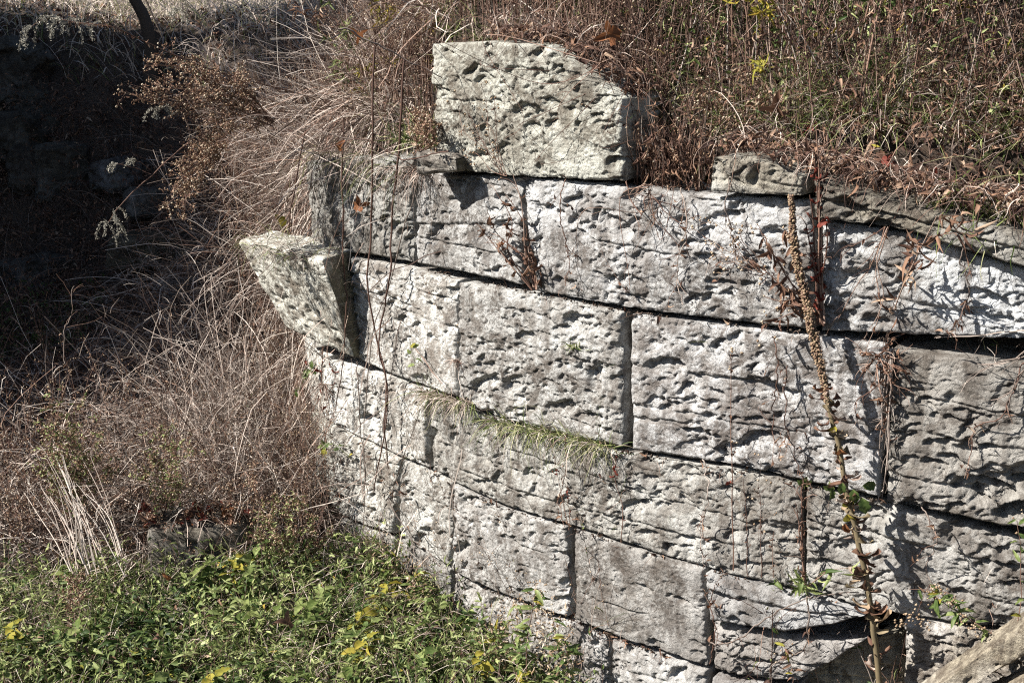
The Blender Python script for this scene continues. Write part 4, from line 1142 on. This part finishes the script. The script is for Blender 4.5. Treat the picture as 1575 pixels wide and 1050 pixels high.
b = Batch('grass', 'straw'); b.blades(P[:150], taper(150, 8, U(.002, .005, 150), np.full(150, .0007)), U(.2, 1, 150), 'grass'); b.blades(P[150:], taper(270, 8, U(.002, .004, 270), np.full(270, .0007)), U(.1, 1, 270), 'straw'); b.build('blades', e)
tuft('dry grass hanging from the top of the grey block left of the capping block', (560, 245), 80, 420, (.15, .42), (-.6, -.7, .2), ['straw', 'straw', 'greytwig', 'grass'], 2.0, off=-.04)
tuft('straw hanging over the vertical joint under the flat packing stone', (640, 260), 18, 130, (.12, .36), (-.2, -.7, 0), ['straw', 'redtwig', 'greytwig'], 2.2, off=.01)
tuft('wide green grass clump spilling over the capping stone at the right edge', (1510, 330), 80, 240, (.12, .36), (.2, -.5, .6), ['grass', 'grass', 'straw'], 2.0, off=-.08, w=(.004, .009))
tuft('fine green tuft at the foot of the wall beside the lower left joint', (560, 830), 30, 160, (.06, .2), (-.3, -.6, .6), ['grass', 'green', 'straw'], 1.2)

# leafy sprigs on and below the wall
def sprig(label, base, tip, n, kind, mat, size, stem='green', r=.0018, heads=0, name='sprig', hm='seed', spread=1.0, cat='plant', group=None):
    e = plant(name, label, cat, base, group)
    mid = (np.array(base) + np.array(tip)) / 2 + R3() * .02
    P = stem_part(e, [base, mid, tip], r, r * .5, stem, 16, .004, rnd=.6)
    for k in range(n):
        p = P[int(U(2, 16))] + R3() * .004
        leaf(e, kind, mat if rng.random() < .88 else 'yellow', p, (U(-1, 1) * spread, U(-.8, .3), U(-.5, .7)), NRM * .5 + np.array([0, 0, .6]) + R3() * .3, size * U(.6, 1.2))
    if heads:
        b = Batch(hm); c = P[-1] + rng.normal(size=(heads, 3)) * .03 * spread; b.blobs(c, U(.003, .006, heads), U(.1, .8, heads), hm); b.build('seed_head', e)
    return e
sprig('bright green leafy sprig beside the red leaf at the left end of the wall', wp(485, 560, .02), wp(452, 605, .10), 12, 'broad', 'green', .045)
sprig('small green sprig on the pale lower left blocks', wp(545, 708, .02), wp(498, 688, .08), 9, 'broad', 'green', .055)
sprig('tiny green and tan sprig in the middle of the bright second course block', wp(650, 545, .02), wp(630, 520, .06), 6, 'broad', 'green', .035)
sprig('tiny sprout growing inside the dark crevice', wp(540, 545, .02), wp(541, 525, .04), 4, 'broad', 'green', .03)
e_ = sprig('leafy weed with fuzzy orange flower heads above the leaning slabs', wp(1545, 985, .12), wp(1440, 920, .16), 15, 'narrow', 'green', .08, 'redtwig', .0025, 9, hm='seed')
for (x, y) in ((1440, 905), (1465, 925), (1420, 955), (1400, 945), (1385, 960), (1480, 950), (1500, 965)):
    b = Batch('seed', 'green'); c = wp(x, y, .17) + rng.normal(size=(16, 3)) * .012; b.blobs(c, U(.003, .006, 16), U(.1, .75, 16), 'seed'); b.build('flower_head', e_)
sprig('sparse stem with yellow green leaves before the right end of the lower course', wp(1470, 920, .1), wp(1395, 905, .14), 7, 'narrow', 'green', .07, 'redtwig')
sprig('green stem weed at the far right edge above the leaning slabs', wp(1560, 985, .2), wp(1565, 800, .2), 12, 'narrow', 'green', .06, 'redtwig', .002, 6)
sprig('low weed with a tiny red berry on the lower block under the broken slab', wp(1215, 1075, .06), wp(1205, 990, .10), 22, 'narrow', 'deadleaf', .045, 'redtwig', .0018, 8)
WEEDS = [(770, 955, 1065), (795, 930, 1070), (825, 905, 1075), (850, 950, 1075), (868, 985, 1085), (745, 985, 1060), (650, 905, 1000), (600, 850, 960), (640, 880, 985), (575, 840, 940)]
WL_ = ['leftmost tall yellow green weed against the foot of the wall', 'tall weed with tan seed tips, second in the row before the bottom course', 'tallest yellow green weed before the bottom course of the wall',
       'weed with drooping green leaves right of the tallest one at the wall foot', 'rightmost short weed in front of the bottom course', 'low bushy weed left of the tall row at the wall foot',
       'dry seeded weed at the wall foot below the lower left vertical joint', 'brown seeded weed at the wall foot farthest to the left', 'small green weed between the two brown seeded ones at the wall foot', 'short bushy weed leaning on the lowest left block']
for k, ((x, y0, y1), lb) in enumerate(zip(WEEDS, WL_)):
    a = wp(x + U(-12, 12), y1, .22); z = wp(x, y0, .16)
    e = sprig(lb, a, z, 30, 'narrow', 'green' if k < 6 else 'grass', .075, 'redtwig', .0025, 26, name='tall_weed', cat='weed', spread=1.2)
    b = Batch('seed', 'yellow'); P = spline([a, z], 12); c, t, _ = along(P[None], 90, .35, 1); c = c + rng.normal(size=c.shape) * .035; n = len(c)
    b.leaves(c, rng.normal(size=(n, 3)), rng.normal(size=(n, 3)), U(.01, .03, n), U(.005, .012, n), U(0, 1, n), 'seed'); b.build('dry_flower', e)

# goldenrod, asters and other seed plants leaning over the gully
def plume(e, pts, r, side, n=16, L=.07, mat='silver', fluff=46):
    """arching stem end with one sided drooping fluffy branchlets, each its own part"""
    P = stem_part(e, pts, r, r * .5, 'redtwig', 40, .004, rnd=.5)
    return P
def branchlets(e, P, idx, L, mat, down=1.4, fl=60):
    for i in idx:
        S = grow(P[i][None], (rng.normal(size=3) * np.array([.6, .6, .2]) + np.array([-.3, -.1, .2]))[None], L * U(.7, 1.3), 8, down * 1.8, .25)
        b = Batch(mat); c, t, _ = along(S, fl, .08, 1); n = len(c)
        c = c + rng.normal(size=(n, 3)) * .0040
        b.leaves(c, t + rng.normal(size=(n, 3)) * .9, rng.normal(size=(n, 3)), U(.005, .012, n), U(.003, .006, n), U(0, 1, n), mat)
        b.tubes(S, taper(1, 8, np.array([.0012]), np.array([.0006])), np.array([.2]), mat)
        b.build('seed_branch', e)
Yg = 5.9
pts = [at(480, 150, 6.5), at(400, 128, 6.3), at(320, 105, 6.1), at(230, 68, 6.0), at(175, 42, 5.9), at(120, 35, 5.9), at(75, 28, 5.9), at(48, 42, 5.9)]
e = plant('goldenrod', 'long dead goldenrod arching left with silver seed plumes near the top left corner', 'weed', pts[0])
P = plume(e, pts, .0028, 0)
branchlets(e, P, [24, 27, 29, 30, 31, 32, 33, 34, 35, 36, 37, 38, 39, 39], .13, 'silver')
b = Batch('deadleaf'); c, t, _ = along(P[None], 60, .3, .8); n = len(c); b.leaves(c, rng.normal(size=(n, 3)) + np.array([0, 0, -1]), rng.normal(size=(n, 3)), U(.012, .03, n), U(.004, .008, n), U(0, 1, n), 'deadleaf'); b.build('dead_foliage', e)
pts = [at(400, 170, 6.4), at(345, 190, 6.2), at(300, 212, 6.1), at(268, 238, 6.0), at(235, 268, 5.9), at(205, 295, 5.9), at(182, 320, 5.9), at(165, 345, 5.9)]
e = plant('goldenrod', 'dead goldenrod arching down left and ending in drooping grey seed fingers', 'weed', pts[0])
P = plume(e, pts, .0036, 0)
branchlets(e, P, [35, 36, 37, 38, 38, 39, 39, 34], .11, 'silver')
for (x, y, x2, y2, lb) in ((232, 262, 205, 246, 'upper'), (232, 268, 176, 252, 'lower')):
    S = stem_part(e, [at(x, y, 5.92), at((x + x2) / 2, (y + y2) / 2 - 3, 5.9), at(x2, y2, 5.88)], .0018, .001, 'redtwig', 16)
    branchlets(e, S, [13, 14, 15], .045, 'silver', 1.0, 40)
e = plant('goldenrod', 'short silvery seed plume hanging under the brown aster cluster', 'weed', at(290, 160, 6.1))
S = stem_part(e, [at(330, 150, 6.2), at(275, 160, 6.1), at(240, 168, 6.05)], .002, .001, 'redtwig', 18)
branchlets(e, S, [13, 15, 16, 17, 17], .07, 'silver', 1.2)
e = plant('goldenrod', 'faded pale seed plume against the sunlit strip at the top', 'weed', at(330, 60, 6.6))
S = stem_part(e, [at(350, 90, 6.8), at(310, 40, 6.6), at(275, 14, 6.5)], .002, .001, 'redtwig', 18)
branchlets(e, S, [13, 14, 15, 16, 17, 17], .08, 'silver', 1.0)
def aster(label, root, tips, Yd, dens=1.0, hm='seed', green=0):
    e = plant('aster', label, 'weed', at(*root, Yd + .35))
    for (x, y) in tips:
        a = at(root[0] + U(-8, 8), root[1] + U(-6, 6), Yd + .3); z = at(x, y, Yd + U(-.12, .12))
        m = (a + z) / 2 + R3() * .03 + np.array([0, 0, .03])
        P = stem_part(e, [a, m, z], .0022, .0009, 'redtwig', 18, rnd=U(.4, .9))
        n1 = int(16 * dens)
        c, t, _ = along(P[None], n1, .25, 1)
        S = grow(c, t * .7 + rng.normal(size=c.shape) * .6, U(.03, .11, n1), 5, .1, .5)
        b = Batch('redtwig', 'deadleaf', 'green'); b.tubes(S, taper(n1, 5, np.full(n1, .0009), np.full(n1, .0005)), U(.3, 1, n1), 'redtwig')
        c2, t2, _ = along(S, 9, .1, 1); n = len(c2)
        b.leaves(c2 + rng.normal(size=(n, 3)) * .006, rng.normal(size=(n, 3)), rng.normal(size=(n, 3)), U(.008, .022, n), U(.004, .010, n), U(.3, 1, n), 'deadleaf')
        if green: b.leaves(c2[::2], rng.normal(size=(len(c2[::2]), 3)), rng.normal(size=(len(c2[::2]), 3)), U(.01, .03, len(c2[::2])), U(.005, .012, len(c2[::2])), U(.4, 1, len(c2[::2])), 'green')
        b.build('branch', e)
        h = Batch(hm); q = np.concatenate([S[:, -1], c2[::4]]); n = len(q)
        h.blobs(q + rng.normal(size=(n, 3)) * .005, U(.003, .0068, n), U(.1, 1, n), hm); h.build('seed_head', e)
    return e
aster('big reddish brown aster with round seed heads leaning out over the dark gully', (420, 190),
      [(185, 140), (200, 130), (212, 150), (222, 100), (240, 92), (232, 115), (250, 130), (262, 80), (280, 100), (290, 130), (300, 85), (310, 110), (250, 155), (270, 165), (295, 170), (320, 140), (330, 185), (345, 165), (360, 120), (350, 195), (228, 138)], 6.0)
aster('smaller drooping brown aster below the big reddish one', (345, 215),
      [(262, 300), (275, 320), (282, 335), (268, 290), (255, 315), (280, 275), (290, 300), (300, 220), (310, 235), (318, 212), (275, 250), (295, 262)], 6.05)
aster('low yellowish brown aster in the middle of the left weeds', (110, 800), [(75, 610), (95, 600), (120, 620), (140, 640), (155, 660), (60, 640), (90, 660), (130, 690), (105, 640), (150, 700), (80, 700), (170, 720), (110, 740), (60, 720)], 5.9, 1.1, green=1)
aster('tan seeded aster right of the yellowish one among the dead twigs', (255, 800), [(225, 665), (250, 650), (270, 680), (240, 700), (280, 710), (215, 720), (265, 730), (290, 690)], 5.9, .9, green=1)
aster('reddish brown aster at the foot of the wall end above the green weeds', (450, 880), [(400, 780), (420, 765), (440, 780), (460, 770), (480, 800), (420, 810), (395, 815), (450, 820), (470, 840), (500, 830), (430, 850)], 5.75, 1.2, green=1)
aster('brown seeded weed standing before the squared dark stone', (345, 880), [(330, 770), (350, 750), (375, 770), (360, 790), (390, 740), (310, 760), (400, 700)], 5.9, .7)
aster('small tan aster at the left edge of the green weeds', (110, 960), [(95, 885), (115, 875), (125, 890), (105, 905), (130, 905)], 5.2, .5)
aster('tan seeded aster on the bank edge right of the gap weeds', (1160, 235), [(1095, 130), (1120, 145), (1140, 120), (1165, 150), (1180, 170), (1110, 180), (1150, 190), (1200, 150), (1075, 150)], 4.75, .8)
aster('straw coloured aster left of the capping block, above the packing stone', (640, 235), [(655, 195), (640, 180), (668, 205), (630, 200), (660, 175), (652, 215)], 5.35, .8)

# clump of pale leaning stalks
e = plant('stalk_clump', 'clump of long pale dead stalks leaning left out of the green weeds', 'weed', at(165, 880, 5.6))
for k in range(30):
    x0 = 100 + 95 * rng.random(); a = at(x0, U(845, 890), 5.55 + U(-.1, .1)); z = at(x0 - U(15, 95), U(690, 770), 5.75 + U(-.15, .2))
    stem_part(e, [a, (a + z) / 2 + np.array([U(.0, .03), 0, .02]), z], U(.002, .0038), .0012, rng.choice(['straw', 'greytwig', 'greytwig']), 10, .006, rnd=U(.6, 1))
# long bare branches
for lb, pp, Yb, r in (('long dark bare branch slanting down to the left edge of the capping block', [(520, 42), (580, 68), (630, 95), (680, 122)], 5.2, .004),
                      ('dark bare branch reaching out left from beside the flat packing stone', [(690, 232), (620, 245), (560, 215), (480, 235)], 5.2, .003),
                      ('thin dark branch arching from the twig mass toward the aster cluster', [(560, 215), (500, 205), (430, 180), (345, 182)], 5.6, .0026),
                      ('reddish bare stem slanting through the gully twigs beside the swung out block', [(300, 560), (340, 460), (330, 400), (385, 320)], 6.2, .0024),
                      ('long grey stem slanting up right through the gully twigs', [(225, 760), (290, 600), (350, 490), (420, 400)], 6.0, .003),
                      ('long brown stem slanting down right in the gully twigs', [(240, 560), (280, 640), (320, 700), (345, 770)], 5.9, .003),
                      ('pale curved twig standing on the gully floor left of the twig tangle', [(100, 560), (98, 510), (108, 480), (112, 440)], 6.3, .0028),
                      ('thin pale sapling stake in the sunlit strip at the top', [(352, 52), (351, 20), (349, -10), (348, -60)], 11.5, .008)):
    e = plant('bare_branch' if 'stake' not in lb else 'sapling', lb, 'branch' if 'stake' not in lb else 'sapling', at(*pp[0], Yb))
    P = stem_part(e, [at(x, y, Yb + .03 * k) for k, (x, y) in enumerate(pp)], r, r * .5, 'straw' if 'stake' in lb else rng.choice(['redtwig', 'greytwig']), 30, .012, rnd=.9 if 'stake' in lb else .45)
    c, t, _ = along(P[None], 8, .15, 1); S = grow(c, t + rng.normal(size=c.shape) * .5, U(.05, .2, 8), 6, .4, .5)
    b = Batch('redtwig'); b.tubes(S, taper(8, 6, np.full(8, r * .4), np.full(8, r * .2)), U(.1, .9, 8), 'redtwig'); b.build('twig', e)

# upright dry stalks standing in the thicket, copied from a few originals
def copy_tree(o, loc, rz, sc, label=None):
    r = o.copy(); COL.objects.link(r); r.location = [float(v) for v in loc]; r.rotation_euler = (0, 0, rz); r.scale = (sc,) * 3
    if label: r['label'] = label
    for ch in o.children:
        c = ch.copy(); COL.objects.link(c); c.parent = r
    return r
protos = []
for k in range(6):
    e = empty('dry_stalk', (0, 0, -50), 'upright reddish brown dry stalk with curled leaves in the thicket above the wall', 'weed', 'dry stalks in the thicket')
    H = U(.7, 1.15); lean = R3() * .12
    P = spline([(0, 0, 0), (lean[0] * .3, lean[1] * .3, H * .35), (lean[0], lean[1], H * .7), (lean[0] * 2.2, lean[1] * 2.2, H)], 24)
    b = Batch('redtwig'); b.tubes(P[None], np.linspace(.0042, .0016, 24)[None], np.array([U(.7, 1)]), 'redtwig', 5); link('stem', b.mesh('stem'), e)
    c, t, _ = along(P[None], 12, .3, 1); S = grow(c, t * .8 + rng.normal(size=c.shape) * .5, U(.06, .22, 12), 6, .2, .4)
    b = Batch('redtwig'); b.tubes(S, taper(12, 6, np.full(12, .0015), np.full(12, .0006)), U(.3, .9, 12), 'redtwig'); link('branch', b.mesh('branch'), e)['kind'] = 'stuff'
    c, t, _ = along(S, 8, .1, 1); n = len(c)
    b = Batch('deadleaf', 'green', 'yellow'); mt = ['deadleaf', 'green', 'yellow', 'deadleaf', 'green', 'deadleaf'][k]
    b.leaves(c, t * .5 + rng.normal(size=(n, 3)) * .7 + np.array([0, 0, -.5]), rng.normal(size=(n, 3)), U(.03, .075, n), U(.008, .018, n), U(.2, 1, n), mt, .7); link('foliage', b.mesh('foliage'), e)['kind'] = 'stuff'
    protos.append(e)
spots = []
for k in range(130):
    x = U(.5, 2.6); P0 = pick(1, (.45, 3.0, 3.6, 6.6), behind(.12, 2.6, .45, 3.2))[0]; spots.append(P0)
for k in range(26): spots.append(pick(1, (-.9, .5, 5.0, 7.2), behind(.3, 1.8, -1, .5))[0])
for k, p in enumerate(spots):
    zone = 'behind the pale capping block' if p[0] < .45 else 'above the gap beside the capping block' if p[0] < .8 else 'above the small capping stone' if p[0] < 1.15 else 'above the right capping stone' if p[0] < 1.6 else 'near the top right corner'
    kind_ = ['brown leaves', 'green leaves', 'yellow leaves', 'curled brown leaves', 'small green leaves', 'sparse brown leaves'][k % 6]
    lab = 'dry stalk with ' + kind_ + ' in the thicket ' + zone
    if k < 6:
        protos[k]['label'] = lab; protos[k].location = [float(v) for v in p]; protos[k].rotation_euler = (0, 0, U(0, 6)); 
    else: copy_tree(protos[k % 6], p, U(0, 6.28), U(.6, 1.1), lab)

# fallen and caught leaves
LV = [((957, 48), 4.9, 'orange', .11, 'big orange brown maple leaf caught in the grass above the capping block', 'maple'),
      ((543, 321), None, 'orange', .085, 'small orange leaf stuck on the grey block left of the capping block', 'maple'),
      ((391, 346), None, 'yellow', .10, 'yellow leaf caught at the tip of the swung out block', 'broad'),
      ((484, 566), None, 'redleaf', .085, 'dark red withered leaf hanging at the left end of the wall', 'curled'),
      ((472, 555), None, 'redleaf', .05, 'smaller red leaf just left of the dark red one', 'curled'),
      ((764, 376), None, 'orange', .07, 'orange brown leaf caught in the weed under the capping block', 'curled'),
      ((1197, 182), 4.6, 'deadleaf', .11, 'large brown leaf lying above the small capping stone', 'maple'),
      ((1355, 245), 4.3, 'redleaf', .05, 'reddish leaf on the litter above the right capping stone', 'maple'),
      ((1438, 256), 4.2, 'redleaf', .05, 'pinkish red leaf standing in the litter near the right edge', 'curled'),
      ((1348, 235), 4.35, 'deadleaf', .08, 'brown leaf behind the reddish one on the wall top litter', 'maple'),
      ((530, 216), 5.6, 'orange', .09, 'orange leaf in the dry grass above the grey block', 'curled'),
      ((453, 960), 5.0, 'deadleaf', .085, 'brown curled leaf lying on the green ground cover', 'maple'),
      ((250, 883), 5.35, 'orange', .07, 'small red orange leaf at the edge of the green weeds left of the squared stone', 'curled'),
      ((1087, 930), None, 'orange', .05, 'small orange leaf stuck in the lowest vertical joint', 'curled'),
      ((1118, 740), None, 'redleaf', .05, 'tiny red leaf on the short stems by the joint', 'curled'),
      ((614, 755), None, 'deadleaf', .06, 'brown leaf stuck in the lower left vertical joint', 'curled'),
      ((560, 60), 5.6, 'orange', .09, 'small orange leaf hanging high in the dry grass at top centre', 'maple')]
for (p, Yl, mt, sz, lb, kd) in LV:
    pos = wp(*p, .07) if Yl is None else at(*p, Yl)
    o = leaf(None, kd, mt, pos, (U(-.8, .8), -.2, U(-.6, .4)), NRM + R3() * .35, sz, name='fallen_leaf'); tag(o, lb, 'leaf')
rc = rock_pos[0]
for k in range(46):
    p = rc + np.array([U(-.24, .24), U(-.14, .12), .155 + U(0, .035)])
    o = leaf(None, rng.choice(['curled', 'broad', 'maple']), rng.choice(['deadleaf', 'deadleaf', 'orange', 'straw', 'redleaf']), p, (U(-1, 1), U(-1, 1), U(-.1, .3)), np.array([0, 0, 1]) + R3() * .4, U(.05, .10), name='fallen_leaf')
    tag(o, 'dry brown leaf in the little heap on top of the squared dark stone', 'leaf', 'leaves heaped on the squared stone')
for k in range(70):
    p = pick(1, (.5, 2.4, 3.5, 5.2), behind(.03, .42, .5, 2.5))[0] + np.array([0, 0, U(.03, .08)])
    o = leaf(None, rng.choice(['curled', 'broad', 'maple']), rng.choice(['deadleaf', 'deadleaf', 'deadleaf', 'redleaf', 'straw']), p, (U(-1, 1), U(-1, 1), U(-.1, .3)), np.array([-.2, -.5, 1]) + R3() * .4, U(.05, .11), name='fallen_leaf')
    tag(o, ['curled', 'flat', 'crumpled'][k % 3] + ' dead leaf in the wall top litter ' + ('above the gap weeds' if p[0] < .95 else 'behind the small capping stone' if p[0] < 1.2 else 'above the right capping stone' if p[0] < 1.6 else 'near the right edge'), 'leaf', 'dead leaves along the wall top')

# leafy weeds standing out of the ground cover
wlab = 'broad leaved green weed standing in the sunlit ground cover at lower left'
for k in range(70):
    p = pick(1, (-2.2, .1, 4.3, 5.8), gz)[0]
    lk_ = ['broad', 'narrow'][int(rng.random() < .35)]; cm = rng.choice(['green', 'green', 'green', 'grass', 'grass', 'grass', 'yellow'])
    zone = 'at the foot of the wall' if p[0] > -.7 else 'near the squared dark stone' if p[1] > 5.2 else 'near the left edge' if p[0] < -1.5 else 'by the bottom edge'
    wlab = {'green': 'dark green', 'grass': 'pale green', 'yellow': 'yellowing'}[cm] + ' ' + lk_ + ' leaved weed in the ground cover ' + zone
    e = empty('leafy_weed', p, wlab, 'weed', 'leafy weeds in the ground cover')
    h = .15 + hillock(p[0:1], p[1:2])[0] * .8
    P = stem_part(e, [p, p + np.array([U(-.03, .03), -.02, h * .6]), p + np.array([U(-.06, .06), -.04, h])], .0022, .0012, 'green', 10, rnd=.5)
    for q in range(9):
        a_ = q * 2.4 + U(0, .5)
        leaf(e, lk_, cm, P[3 + q * 6 // 9], (math.cos(a_), math.sin(a_), U(-.1, .5)), np.array([-.2, -.2, 1]) + R3() * .35, U(.045, .095))

# dead leaves and stems drifted onto the sloping top of the capping block
b = Batch('deadleaf', 'redtwig', 'straw', 'grass', 'green', 'greytwig')
n = 620; u = U(0, 1, n)
T0 = np.array([wp(x, y, .01) for x, y in zip(np.interp(u, [0, .35, .7, 1], [740, 850, 905, 975]), np.interp(u, [0, .35, .7, 1], [62, 68, 106, 158]))])
bk = U(0, .30, n)[:, None]; nrm2 = np.array([.45, .89, 0.])
C0 = T0 + nrm2 * bk + np.array([0, 0, .012]) + np.array([0, 0, 1]) * U(0, .05, n)[:, None]
b.leaves(C0, rng.normal(size=(n, 3)) * np.array([1, 1, .5]), rng.normal(size=(n, 3)) * .6 + np.array([0, -.3, 1]), U(.015, .05, n), U(.008, .022, n), U(0, .95, n), 'deadleaf', .9)
P = grow(C0[:430], dirs(430, (-.1, -.2, .6), .7), U(.06, .26, 430), 7, .9, .8)
b.tubes(P[:260], taper(260, 7, U(.0012, .002, 260), np.full(260, .0006)), U(.1, 1, 260), 'redtwig')
b.blades(P[260:], taper(170, 7, U(.002, .005, 170), np.full(170, .0007)), U(.2, 1, 170), 'straw')
stuff(b, 'block_top_litter', 'dead leaves and twigs drifted on the sloping top of the capping block', 'leaf litter')
tuft('bright green grass beside the left edge of the pale capping block', (648, 225), 34, 150, (.10, .30), (-.15, -.4, 1), ['grass', 'green', 'grass'], .7, off=-.12, w=(.004, .010))
tuft('green grass patch behind the top of the capping block', (745, 66), 60, 200, (.10, .24), (0, -.3, 1), ['grass', 'green', 'straw'], .6, off=-.30, w=(.004, .009))

# more thin hanging stems over the right half of the wall
for lb, pp in (('wiry stem hanging over the long upper block, left of the curly creeper', [(868, 268), (862, 330), (875, 390), (868, 440)]),
               ('thin stem trailing down the long upper block right of the curly creeper', [(1045, 290), (1058, 350), (1040, 420), (1052, 470)]),
               ('slack thin stem looping below the capping block right corner', [(960, 280), (985, 330), (1000, 300), (1040, 340), (1075, 330)]),
               ('hanging stem under the small capping stone', [(1120, 270), (1118, 330), (1130, 380), (1122, 430)]),
               ('thin stem trailing over the pale right hand block near the edge', [(1490, 335), (1480, 400), (1492, 450), (1470, 500)]),
               ('long slanting twig across the dark right hand block', [(1575, 560), (1540, 640), (1500, 660), (1488, 730)]),
               ('thin stem hanging down the middle of the banded block', [(1190, 515), (1196, 580), (1188, 640), (1200, 700)]),
               ('greenish thin stem on the banded block left of the tall stalk', [(1212, 560), (1208, 640), (1222, 700), (1236, 740)]),
               ('trailing stem over the third course left of the dark bare stem', [(1080, 705), (1090, 760), (1078, 820), (1084, 870)]),
               ('fine root stem hanging from the right dry grass tuft', [(870, 668), (872, 720), (860, 770), (868, 810)]),
               ('slender stem bending over the dark lower right block', [(1420, 780), (1440, 830), (1425, 880), (1450, 930)]),
               ('brown stem standing beside the lowest vertical joint', [(1092, 1020), (1100, 960), (1090, 930), (1098, 900)])):
    e = plant('vine', lb, 'vine', wp(*pp[0], .05))
    P = stem_part(e, [wp(x, y, .045 + .03 * (k % 2)) for k, (x, y) in enumerate(pp)], .0026, .0014, rng.choice(['redtwig', 'greytwig']), 50, .010, rnd=U(.25, .7))
    c, t, _ = along(P[None], 9, .1, 1); S = grow(c, t + rng.normal(size=c.shape) * .6, U(.03, .12, 9), 5, .6, .6)
    b = Batch('redtwig', 'deadleaf'); b.tubes(S, taper(9, 5, np.full(9, .0012), np.full(9, .0006)), U(.2, .9, 9), 'redtwig')
    c, t, _ = along(S, 2, .3, 1); n = len(c); b.leaves(c, R3()[None] + rng.normal(size=(n, 3)), rng.normal(size=(n, 3)), U(.012, .03, n), U(.005, .012, n), U(.2, 1, n), 'deadleaf', .8)
    b.build('twig', e)
# leaves and stems spilling over the faces of the two capping stones at right
b = Batch('deadleaf', 'redtwig', 'straw', 'grass')
n = 900; u = U(0, 1, n)
T0 = np.array([wp(x, y - U(-4, 6), .05) for x, y in zip(np.interp(u, [0, .1, .3, .5, 1], [1095, 1160, 1255, 1360, 1640]), np.interp(u, [0, .1, .3, .5, 1], [238, 236, 268, 298, 345]))])
C0 = T0 + nrm2 * U(-.02, .30, n)[:, None] + np.array([0, 0, .01]) + np.array([0, 0, 1]) * U(0, .05, n)[:, None]
b.leaves(C0, rng.normal(size=(n, 3)) * np.array([1, 1, .6]), rng.normal(size=(n, 3)) * .6 + np.array([0, -.4, 1]), U(.015, .05, n), U(.007, .022, n), U(0, 1, n), 'deadleaf', .9)
P = grow(C0[:620], dirs(620, (-.1, -.5, .45), .7), U(.06, .26, 620), 7, 1.4, .8)
b.tubes(P[:330], taper(330, 7, U(.0012, .0022, 330), np.full(330, .0006)), U(.1, 1, 330), 'redtwig')
b.blades(P[330:], taper(290, 7, U(.002, .005, 290), np.full(290, .0007)), U(.2, 1, 290), 'straw')
stuff(b, 'cap_litter', 'dead leaves and stems spilling over the capping stones at right', 'leaf litter')

# crumbs of stone and dry roots caught in the open joints
b = Batch('bark', 'straw', 'redtwig', 'deadleaf')
JN = [[(485, 388), (640, 410), (830, 450), (960, 476), (1240, 509), (1380, 522)], [(545, 551), (600, 579), (700, 614), (760, 642), (965, 691), (1230, 742), (1360, 770)],
      [(613, 703), (655, 723), (770, 778), (873, 807), (960, 837), (1083, 873), (1330, 937)], [(606, 823), (690, 874), (770, 913), (880, 952), (1090, 1032)]]
for jp in JN:
    jp = np.array(jp, float); x = U(jp[0, 0], jp[-1, 0], 260); y = np.interp(x, jp[:, 0], jp[:, 1]) + U(0, 4, 260)
    k = vnoise(x / 45., x * 0, 5) > -.05; x, y = x[k], y[k]
    C = np.array([wp(a_, b_, o_) for a_, b_, o_ in zip(x, y, U(-.03, .004, len(x)))]); n = len(C)
    b.blobs(C, U(.002, .007, n), U(0, 1, n), 'bark')
    m = rng.random(n) < .3; P = grow(C[m], dirs(m.sum(), (-.3, -.6, -.3), .7), U(.02, .09, m.sum()), 6, .8, .9)
    b.tubes(P, taper(m.sum(), 6, np.full(m.sum(), .0009), np.full(m.sum(), .0005)), U(.1, 1, m.sum()), 'redtwig')
    m = rng.random(n) < .12; b.leaves(C[m], rng.normal(size=(m.sum(), 3)), rng.normal(size=(m.sum(), 3)), U(.015, .035, m.sum()), U(.008, .016, m.sum()), U(0, 1, m.sum()), 'deadleaf', .8)
stuff(b, 'joint_debris', 'crumbs of soil, roots and leaf bits caught in the open joints of the wall', 'debris')
